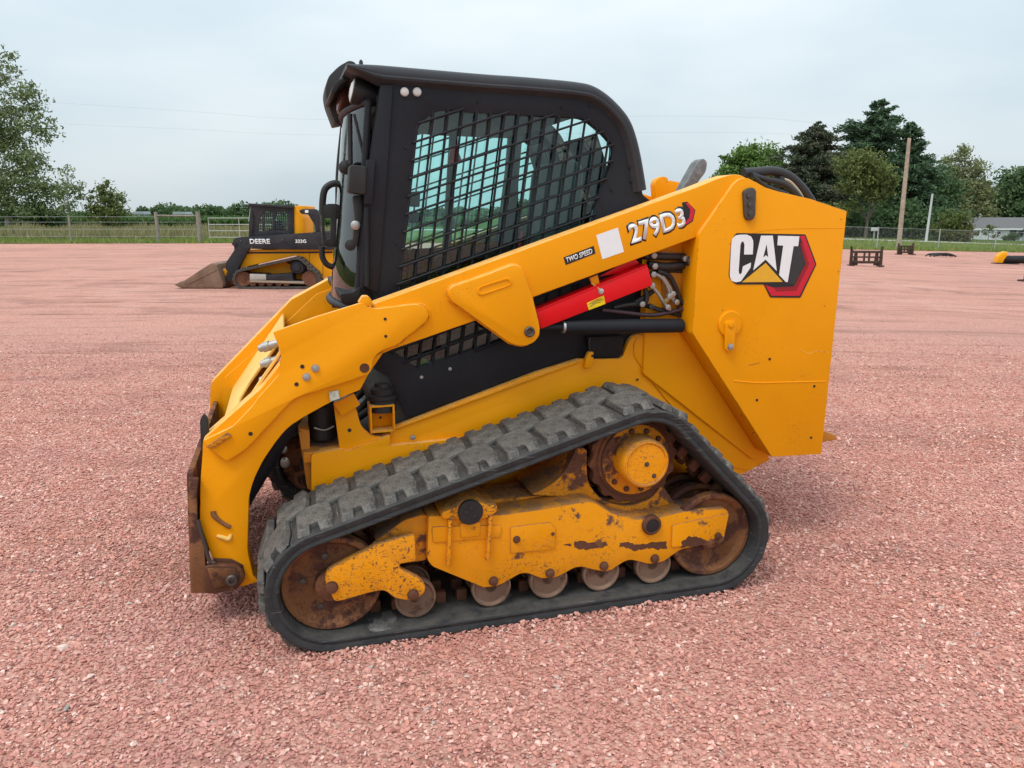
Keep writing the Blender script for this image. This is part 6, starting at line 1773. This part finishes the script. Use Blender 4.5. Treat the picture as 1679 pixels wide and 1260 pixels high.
prism('inner_post', [(1.146, 2.116), (1.212, 2.119), (1.179, 1.744), (1.173, 1.329), (1.067, 1.331), (1.112, 1.743)], 0.37, 0.434, 'seat_dark', L, 0.006)
prism('door_frame', [(0.549, 1.407), (1.367, 1.440), (1.367, 1.374), (0.546, 1.332)], 0.405, 0.432, 'seat_dark', L, 0.004)
rg = prism('rear_glass', [(1.315, 1.93), (1.43, 1.62), (1.45, 1.33), (1.446, 1.33), (1.426, 1.62), (1.311, 1.93)], -0.36, 0.36, 'glass', L, 0)
hs = prism('belt_line_bar', [(0.33, 1.22), (1.40, 1.30), (1.40, 1.25), (0.33, 1.17)], 0.405, 0.434, 'interior', L, 0.004)

# ================================================================== the smaller loader in the distance
D = empty('compact_track_loader', (-5.298, 16.776, 0.0), rad(2.0), 'smaller yellow and charcoal track loader with a brown bucket, parked on the left behind', 'track loader')
M['d_yellow'] = mat_paint('construction_yellow', (0.86, 0.36, 0.004), 0.42, 0.0, 0.0, dust=0.15, var=0.06, bump=0.0)
M['d_grey'] = mat_paint('charcoal_paint', (0.024, 0.027, 0.034), 0.45, 0.0, 0.0, dust=0.12, var=0.12, bump=0.0)
M['d_bucket'] = mat_paint('brown_bucket_steel', (0.20, 0.125, 0.085), 0.6, 0.35, 0.0, rustcol=(0.30, 0.21, 0.16), dust=0.4, dustcol=(0.36, 0.26, 0.20), metal=0.2, var=0.25, bump=0.02)
M['d_track'] = mat_rubber('grey_track_rubber', (0.035, 0.034, 0.033), (0.15, 0.125, 0.10), 0.7)
dc = [Vector(p) for p in [(-0.531, 0.193), (0.634, 0.460), (0.796, 0.201)]]
dzr = 0.21
dcs = [Vector((dc[0].x, dzr)), Vector((dc[1].x, [(0.634, 0.460)][0][1])), Vector((dc[2].x + 0.10, dzr))]
tr_d = belt(dcs, 0.165, 0.21, 0.0, 0.42, 'track', 'd_track', D, 120, 0.01)
at_, tot_ = hull_path(dcs, 0.205)
bm = bmesh.new()
for k in range(46):
    p, nn = at_(tot_ * k / 46)
    mt = Matrix.Translation((p.x, 0, p.y)) @ Matrix.Rotation(math.atan2(nn.x, nn.y), 4, 'Y')
    add_box(bm, -0.03, 0.03, 0.0, 0.42, 0, 0.022, 0, mt)
lg = fin('tread_lugs', bm, 'd_track', tr_d, 35)
lg['kind'] = 'stuff'
trf = belt(dcs, 0.165, 0.215, 1.5, 1.92, 'track', 'd_track', D, 120, 0.01)
for c_ in (dcs[0], dcs[2]):
    lathe('idler', [(0.04, 0.02), (0.13, 0.03), (0.15, 0.02), (0.162, 0.03), (0.162, 0.36)], c_.x, c_.y, 'rust', D, 26)
for x, z in [(-0.340, 0.086), (-0.152, 0.085), (0.024, 0.085), (0.212, 0.084), (0.388, 0.084)]:
    lathe('track_roller', [(0.02, 0.03), (0.07, 0.03), (0.085, 0.045), (0.085, 0.36)], x, 0.135, 'rust', D, 20)
prism('roller_frame', fil([(-0.386, 0.335), (-0.025, 0.322), (-0.003, 0.299), (0.526, 0.332), (0.528, 0.180), (0.774, 0.155), (0.770, 0.084), (-0.399, 0.159)], 0.02), 0.03, 0.36, 'd_grey', D, 0.01)
prism('grease_plate', [(-0.383, 0.324), (-0.033, 0.312), (-0.041, 0.194), (-0.392, 0.195)], 0.015, 0.03, mat_flat('grey_galvanised', (0.42, 0.40, 0.36), 0.6), D, 0.004)
prism('lower_strip', [(-0.393, 0.188), (0.777, 0.156), (0.774, 0.105), (-0.396, 0.141)], 0.015, 0.029, mat_flat('dusty_strip', (0.34, 0.27, 0.2), 0.7), D, 0.004)
lathe('drive_sprocket', [(0.02, 0.0), (0.075, 0.005), (0.08, 0.05), (0.13, 0.06), (0.16, 0.10), (0.16, 0.3)], dcs[1].x, dcs[1].y, 'd_grey', D, 26)
prism('side_body', fil([(-0.513, 0.824), (1.416, 0.833), (1.387, 0.250), (1.001, 0.180), (0.872, 0.443), (0.718, 0.657), (0.531, 0.704), (-0.696, 0.423), (-0.666, 0.517), (-0.533, 0.706)], 0.02), 0.30, 1.62, 'd_yellow', D, 0.01)
prism('inner_body', [(-0.176, 0.491), (0.258, 0.585), (0.996, 0.178), (0.748, 0.011), (-0.682, 0.063), (-0.657, 0.397)], 0.40, 1.52, 'd_yellow', D, 0.01)
prism('shadow_line', [(-0.477, 0.777), (1.369, 0.786), (1.367, 0.751), (-0.479, 0.742)], 0.288, 0.301, 'd_grey', D, 0.002)
boom = prism('boom', fil([(-0.741, 1.039, .08), (-0.655, 1.097, .06), (-0.421, 1.108), (1.176, 1.211), (1.457, 1.211), (1.438, 0.826), (-0.416, 0.852), (-0.630, 0.501, .05), (-0.806, 0.195, .03), (-1.001, 0.119), (-0.899, 0.360), (-0.951, 0.455), (-0.931, 0.549), (-0.722, 0.829)], 0.03), 0.18, 0.34, 'd_grey', D, 0.012)
mirr_b = boom.copy(); mirr_b.data = boom.data.copy(); col.objects.link(mirr_b); mirr_b.parent = D
mirr_b.location = (0, 1.40, 0)
lathe('boom_pivot', [(0.045, 0.15), (0.045, 0.185), (0.02, 0.19)], *[(-0.712, 0.959)][0], 'd_grey', D, 16)
prism('rear_link', fil([(0.701, 1.661, .04), (0.785, 1.695), (1.088, 1.695, .06), (1.140, 1.569), (1.132, 1.198), (1.038, 1.199), (1.023, 1.361), (0.895, 1.580), (0.744, 1.596)], 0.02), 0.22, 0.34, 'd_grey', D, 0.01)
prism('rear_hood', fil([(0.547, 1.766), (0.795, 1.766), (0.790, 1.673), (0.670, 1.650), (0.746, 1.522), (0.724, 1.147), (0.510, 1.147)], 0.03), 0.45, 1.45, 'd_yellow', D, 0.01)
prism('warning_label', [(0.838, 1.672), (0.908, 1.672), (0.905, 1.615), (0.835, 1.615)], 0.214, 0.22, 'white', D, 0)
dw = [fil([(-0.234, 1.359), (-0.205, 1.499, .06), (-0.114, 1.627, .06), (0.018, 1.661), (0.075, 1.627), (0.060, 1.230), (-0.243, 1.219)], 0.04), fil([(0.119, 1.218), (0.142, 1.569, .04), (0.206, 1.650, .04), (0.359, 1.650, .04), (0.402, 1.580, .04), (0.380, 1.230)], 0.03)]
cabd = prism('cab', fil([(-0.372, 1.800), (0.554, 1.766), (0.514, 1.100), (-0.470, 1.090), (-0.434, 1.429)], 0.02), 0.42, 0.47, 'd_grey', D, 0.01, holes=dw)
cf = prism('cab_far_side', fil([(-0.372, 1.800), (0.554, 1.766), (0.514, 1.100), (-0.470, 1.090), (-0.434, 1.429)], 0.02), 1.45, 1.50, 'd_grey', D, 0.01, holes=[fil([(-0.356, 1.684), (0.501, 1.661), (0.475, 1.230), (-0.402, 1.219)], 0.03)])
prism('cab_roof', fil([(-0.423, 1.818), (0.566, 1.759), (0.563, 1.708), (-0.403, 1.772)], 0.01), 0.38, 1.54, 'd_grey', D, 0.01)
prism('cab_rear', [(0.463, 1.731), (0.545, 1.731), (0.507, 1.100), (0.400, 1.100)], 0.47, 1.45, 'd_grey', D, 0.004)
prism('cab_base', [(-0.447, 1.206), (0.431, 1.217), (0.423, 1.088), (-0.467, 1.089)], 0.47, 1.45, 'd_grey', D, 0.004)
for k, w in enumerate(dw):
    prism('window_glass', w, 0.445, 0.450, 'glass', D, 0)
bm = bmesh.new()
zz = [p[1] for p in dw[0]] ; xx = [p[0] for p in dw[0] + dw[1]]
for i in range(9):
    z = min(zz) + (max(zz) - min(zz)) * i / 8
    add_tube(bm, [(min(xx), 0.43, z), (max(xx), 0.43, z)], 0.008, 4, False)
for i in range(15):
    x = min(xx) + (max(xx) - min(xx)) * i / 14
    add_tube(bm, [(x, 0.435, min(zz)), (x, 0.435, max(zz))], 0.008, 4, False)
fin('window_guard', bm, 'd_grey', D, 50)
prism('seat', [(-0.031, 1.425), (0.164, 1.425), (0.173, 1.184), (-0.144, 1.184), (-0.139, 1.257), (-0.042, 1.256)], 0.75, 1.2, 'seat_dark', D, 0.02)
tube('door_post', [([(-0.358, 1.777)][0][0], 0.45, [(-0.358, 1.777)][0][1]), ([(-0.431, 1.429)][0][0], 0.45, [(-0.431, 1.429)][0][1])], 0.03, 'zinc', D, 8, False)
q0, q1 = [(-0.380, 0.957), (0.055, 0.957)]
lettering('maker_lettering', 'DEERE', q0, q1, 0.105, 0.1785, 'white', D, 0.03, 0.0, 0.002)
q0, q1 = [(0.600, 0.972), (0.834, 0.972)]
lettering('model_lettering', '333G', q0, q1, 0.075, 0.1785, 'white', D, 0.03, 0.0, 0.002)
# bucket: two cheek plates, wrapped shell, cutting edge
ck = [(-1.770, 0.192), (-1.425, 0.408), (-1.176, 0.555, .03), (-1.072, 0.524, .03), (-1.033, 0.372), (-0.961, 0.114, .02), (-0.987, 0.025), (-1.855, 0.023)]
for y in (0.0, 1.88):
    prism('bucket_cheek', fil(ck, 0.008), y, y + 0.03, 'd_bucket', D, 0.006)
sh = [(-1.176, 0.555), (-1.072, 0.524), (-1.033, 0.372), (-0.961, 0.114), (-0.987, 0.025), (-1.855, 0.023), (-2.011, 0.094)]
bm = bmesh.new()
out_ = [Vector(p) for p in sh]
prev = None
inn_ = []
for i, p in enumerate(out_):
    c_ = Vector((sum(v.x for v in out_) / len(out_), sum(v.y for v in out_) / len(out_)))
    inn_.append(p + (c_ - p).normalized() * 0.03)
add_prism(bm, [(p.x, p.y) for p in out_] + [(p.x, p.y) for p in reversed(inn_)], 0.031, 1.879, (), 0.002)
fin('bucket_shell', bm, 'd_bucket', D)
prism('cutting_edge', [(-2.009, 0.091), (-1.870, 0.029), (-1.754, 0.029), (-1.750, 0.071), (-1.858, 0.166)], -0.01, 1.93, 'd_bucket', D, 0.003)
prism('cheek_rib', [(-1.709, 0.142), (-1.091, 0.432), (-1.075, 0.409), (-1.688, 0.113)], -0.012, 0.001, 'd_bucket', D, 0.003)
prism('bucket_lug', fil([(-1.146, 0.424), (-1.029, 0.412), (-0.951, 0.352), (-0.995, 0.233), (-1.072, 0.162), (-1.122, 0.281)], 0.02), 0.30, 0.45, 'd_yellow', D, 0.008)
tube('tilt_cylinder', [(*[(-1.074, 0.249)][0][:1], 0.4, [(-1.074, 0.249)][0][1]), ([(-0.704, 0.725)][0][0], 0.4, [(-0.704, 0.725)][0][1])], 0.045, 'd_grey', D, 12, False)

for q in [(-0.565, 1.016), (0.325, 1.038), (1.266, 1.107), (1.255, 0.897), (-0.342, 0.876)]:
    bolt(q[0], q[1], 0.178, 0.018, D, 'bolt', 0.012)
prism('boom_seam', [(0.372, 1.073), (0.381, 1.073), (0.367, 0.847), (0.358, 0.847)], 0.176, 0.181, 'dark', D, 0)
q = [(1.198, 1.036), (1.233, 1.036), (1.229, 0.966), (1.194, 0.966)]
prism('reflector', q, 0.174, 0.181, 'decal_red', D, 0)
tube('lift_cylinder', [([(-0.164, 0.821)][0][0], 0.36, [(-0.164, 0.821)][0][1]), ([(0.970, 0.724)][0][0], 0.36, [(0.970, 0.724)][0][1])], 0.04, 'dark', D, 10, False)
for p_ in ([(0.856, 0.786), (0.866, 0.786), (0.849, 0.490), (0.839, 0.490)], [(1.153, 0.798), (1.163, 0.798), (1.134, 0.251), (1.125, 0.251)]):
    prism('panel_gap', p_, 0.296, 0.301, 'dark', D, 0)
tube('hand_rail', [([(-0.355, 1.661)][0][0], 0.40, [(-0.355, 1.661)][0][1]), ([(-0.344, 1.429)][0][0], 0.38, [(-0.344, 1.429)][0][1]), ([(-0.389, 1.195)][0][0], 0.40, [(-0.389, 1.195)][0][1])], 0.014, 'd_grey', D, 6)
lathe('work_lamp', [(0.02, 0.43), (0.05, 0.44), (0.05, 0.54), (0.02, 0.55)], *[(-0.395, 1.754)][0], 'dark', D, 12)

# ================================================================== attachments lying in the yard
M['frame_brown'] = mat_paint('brown_painted_steel', (0.055, 0.036, 0.028), 0.6, 0.3, 0.0, dust=0.2, var=0.2, bump=0.02)
def fork_frame(px, w, h, lab, rz):
    F = empty('pallet_fork_frame', px, rz, lab, 'fork frame', 'pallet fork frames standing in the yard')
    for s in (-1, 1):
        prism('upright', fil([(s * w / 2 - 0.05, 0), (s * w / 2 + 0.05, 0), (s * w / 2 + 0.03, h * 0.8), (s * w / 2 + s * 0.05, h), (s * w / 2 - 0.02, h * 0.98), (s * w / 2 - 0.04, h * 0.75)], 0.01), -0.06, 0.06, 'frame_brown', F, 0.008)
        prism('gusset', [(s * (w / 2 - 0.06), h * 0.05), (s * (w / 2 - 0.24), h * 0.05), (s * (w / 2 - 0.20), h * 0.66), (s * (w / 2 - 0.10), h * 0.66)], 0.0, 0.03, 'frame_brown', F, 0.004)
        box('foot', s * w / 2 - 0.08, s * w / 2 + 0.08, -0.22, 0.22, 0, 0.05, 'frame_brown', F, 0.01)
    box('top_bar', -w / 2 + 0.052, w / 2 - 0.052, -0.04, 0.04, h * 0.66, h * 0.78, 'frame_brown', F, 0.008)
    box('bottom_bar', -w / 2 + 0.052, w / 2 - 0.052, -0.04, 0.04, h * 0.14, h * 0.27, 'frame_brown', F, 0.008)
    box('middle_bar', -w / 2 + 0.052, w / 2 - 0.052, -0.02, 0.02, h * 0.42, h * 0.50, 'frame_brown', F, 0.008)
    for x in (-0.07, 0.10):
        box('centre_bar', x - 0.03, x + 0.03, -0.035, 0.035, h * 0.272, h * 0.658, 'frame_brown', F, 0.006)
    return F
fork_frame((12.84, 28.21, -0.26), 1.02, 0.72, 'dark brown pallet fork frame standing nearest the loader tower', rad(-8))
fork_frame((21.13, 41.87, -0.53), 0.78, 0.62, 'smaller dark fork frame at the foot of the utility pole', rad(4))
def low_attachment():
    g = (21.97, 39.97, -0.56)
    A = empty('implement_frame', g, rad(6), 'low black implement lying flat on the gravel right of the utility pole', 'implement')
    for y in (-0.32, 0.0, 0.32):
        tube('frame_bar', [(-0.55, y, 0.05), (-0.35, y, 0.15), (0.35, y, 0.16), (0.62, y, 0.04)], 0.035, 'dark', A, 8)
    for x in (-0.36, 0.02, 0.36):
        tube('cross_bar', [(x, -0.40, 0.10), (x, 0.40, 0.10)], 0.03, 'dark', A, 8, False)
    prism('motor_plate', fil([(-0.22, 0.08), (-0.16, 0.21), (0.14, 0.22), (0.20, 0.08)], 0.03), -0.2, 0.2, 'dark', A, 0.02)
    for i, (x, y) in enumerate(((-0.7, -0.2), (-0.55, 0.3), (0.62, -0.1), (0.75, 0.25))):
        tube('tine', [(x * 0.5, y, 0.12), (x * 0.85, y * 1.1, 0.11), (x, y * 1.2, 0.03)], 0.028, 'dark', A, 8)
    tube('hose', [(-0.3, 0, 0.17), (0.0, -0.3, 0.22), (0.4, -0.2, 0.18), (0.7, -0.35, 0.05)], 0.02, 'hose', A, 8)
low_attachment()
def sweeper():
    g = (21.72, 34.35, -0.55)
    A = empty('rotary_broom', g, rad(-6), 'yellow ended black rotary broom attachment at the right edge', 'broom')
    A.scale = (0.62, 0.62, 0.62)
    prism('end_housing', fil([(-0.60, 0.10), (-0.50, 0.55, 0.1), (-0.28, 0.80, 0.06), (0.02, 0.80, 0.04), (0.05, 0.62), (-0.12, 0.30), (-0.20, 0.08)], 0.03), -0.30, 0.30, 'd_yellow', A, 0.02)
    prism('housing_cap', [(-0.16, 0.80), (0.06, 0.80), (0.06, 0.86), (-0.14, 0.87)], -0.25, 0.25, 'light_yellow', A, 0.01)
    bm = bmesh.new()
    rng = random.Random(4)
    for i in range(30):
        x0 = 0.02 + i * 0.08
        add_lathe(bm, [(0.05, x0), (0.27 + rng.random() * 0.02, x0 + 0.005), (0.27 + rng.random() * 0.02, x0 + 0.065), (0.05, x0 + 0.075)], 0, 0.30, 20, 'x')
    fin('brush', bm, 'dark', A, 30)
    box('skid', -0.70, 0.9, -0.32, -0.22, 0, 0.06, 'dark', A, 0.01)
    box('skid', -0.70, 0.9, 0.22, 0.32, 0, 0.06, 'dark', A, 0.01)
sweeper()
g = (15.01, 22.56, -0.33)
bkp = empty('steel_bracket', g, rad(20), 'dark brown steel bracket cut by the right edge of the photo', 'bracket')
prism('upright', fil([(-0.06, 0), (0.10, 0), (0.10, 0.52), (0.0, 0.60), (-0.06, 0.52)], 0.02), -0.06, 0.06, 'frame_brown', bkp, 0.01)
box('base', -0.12, 0.6, -0.2, 0.2, 0, 0.05, 'frame_brown', bkp, 0.01)
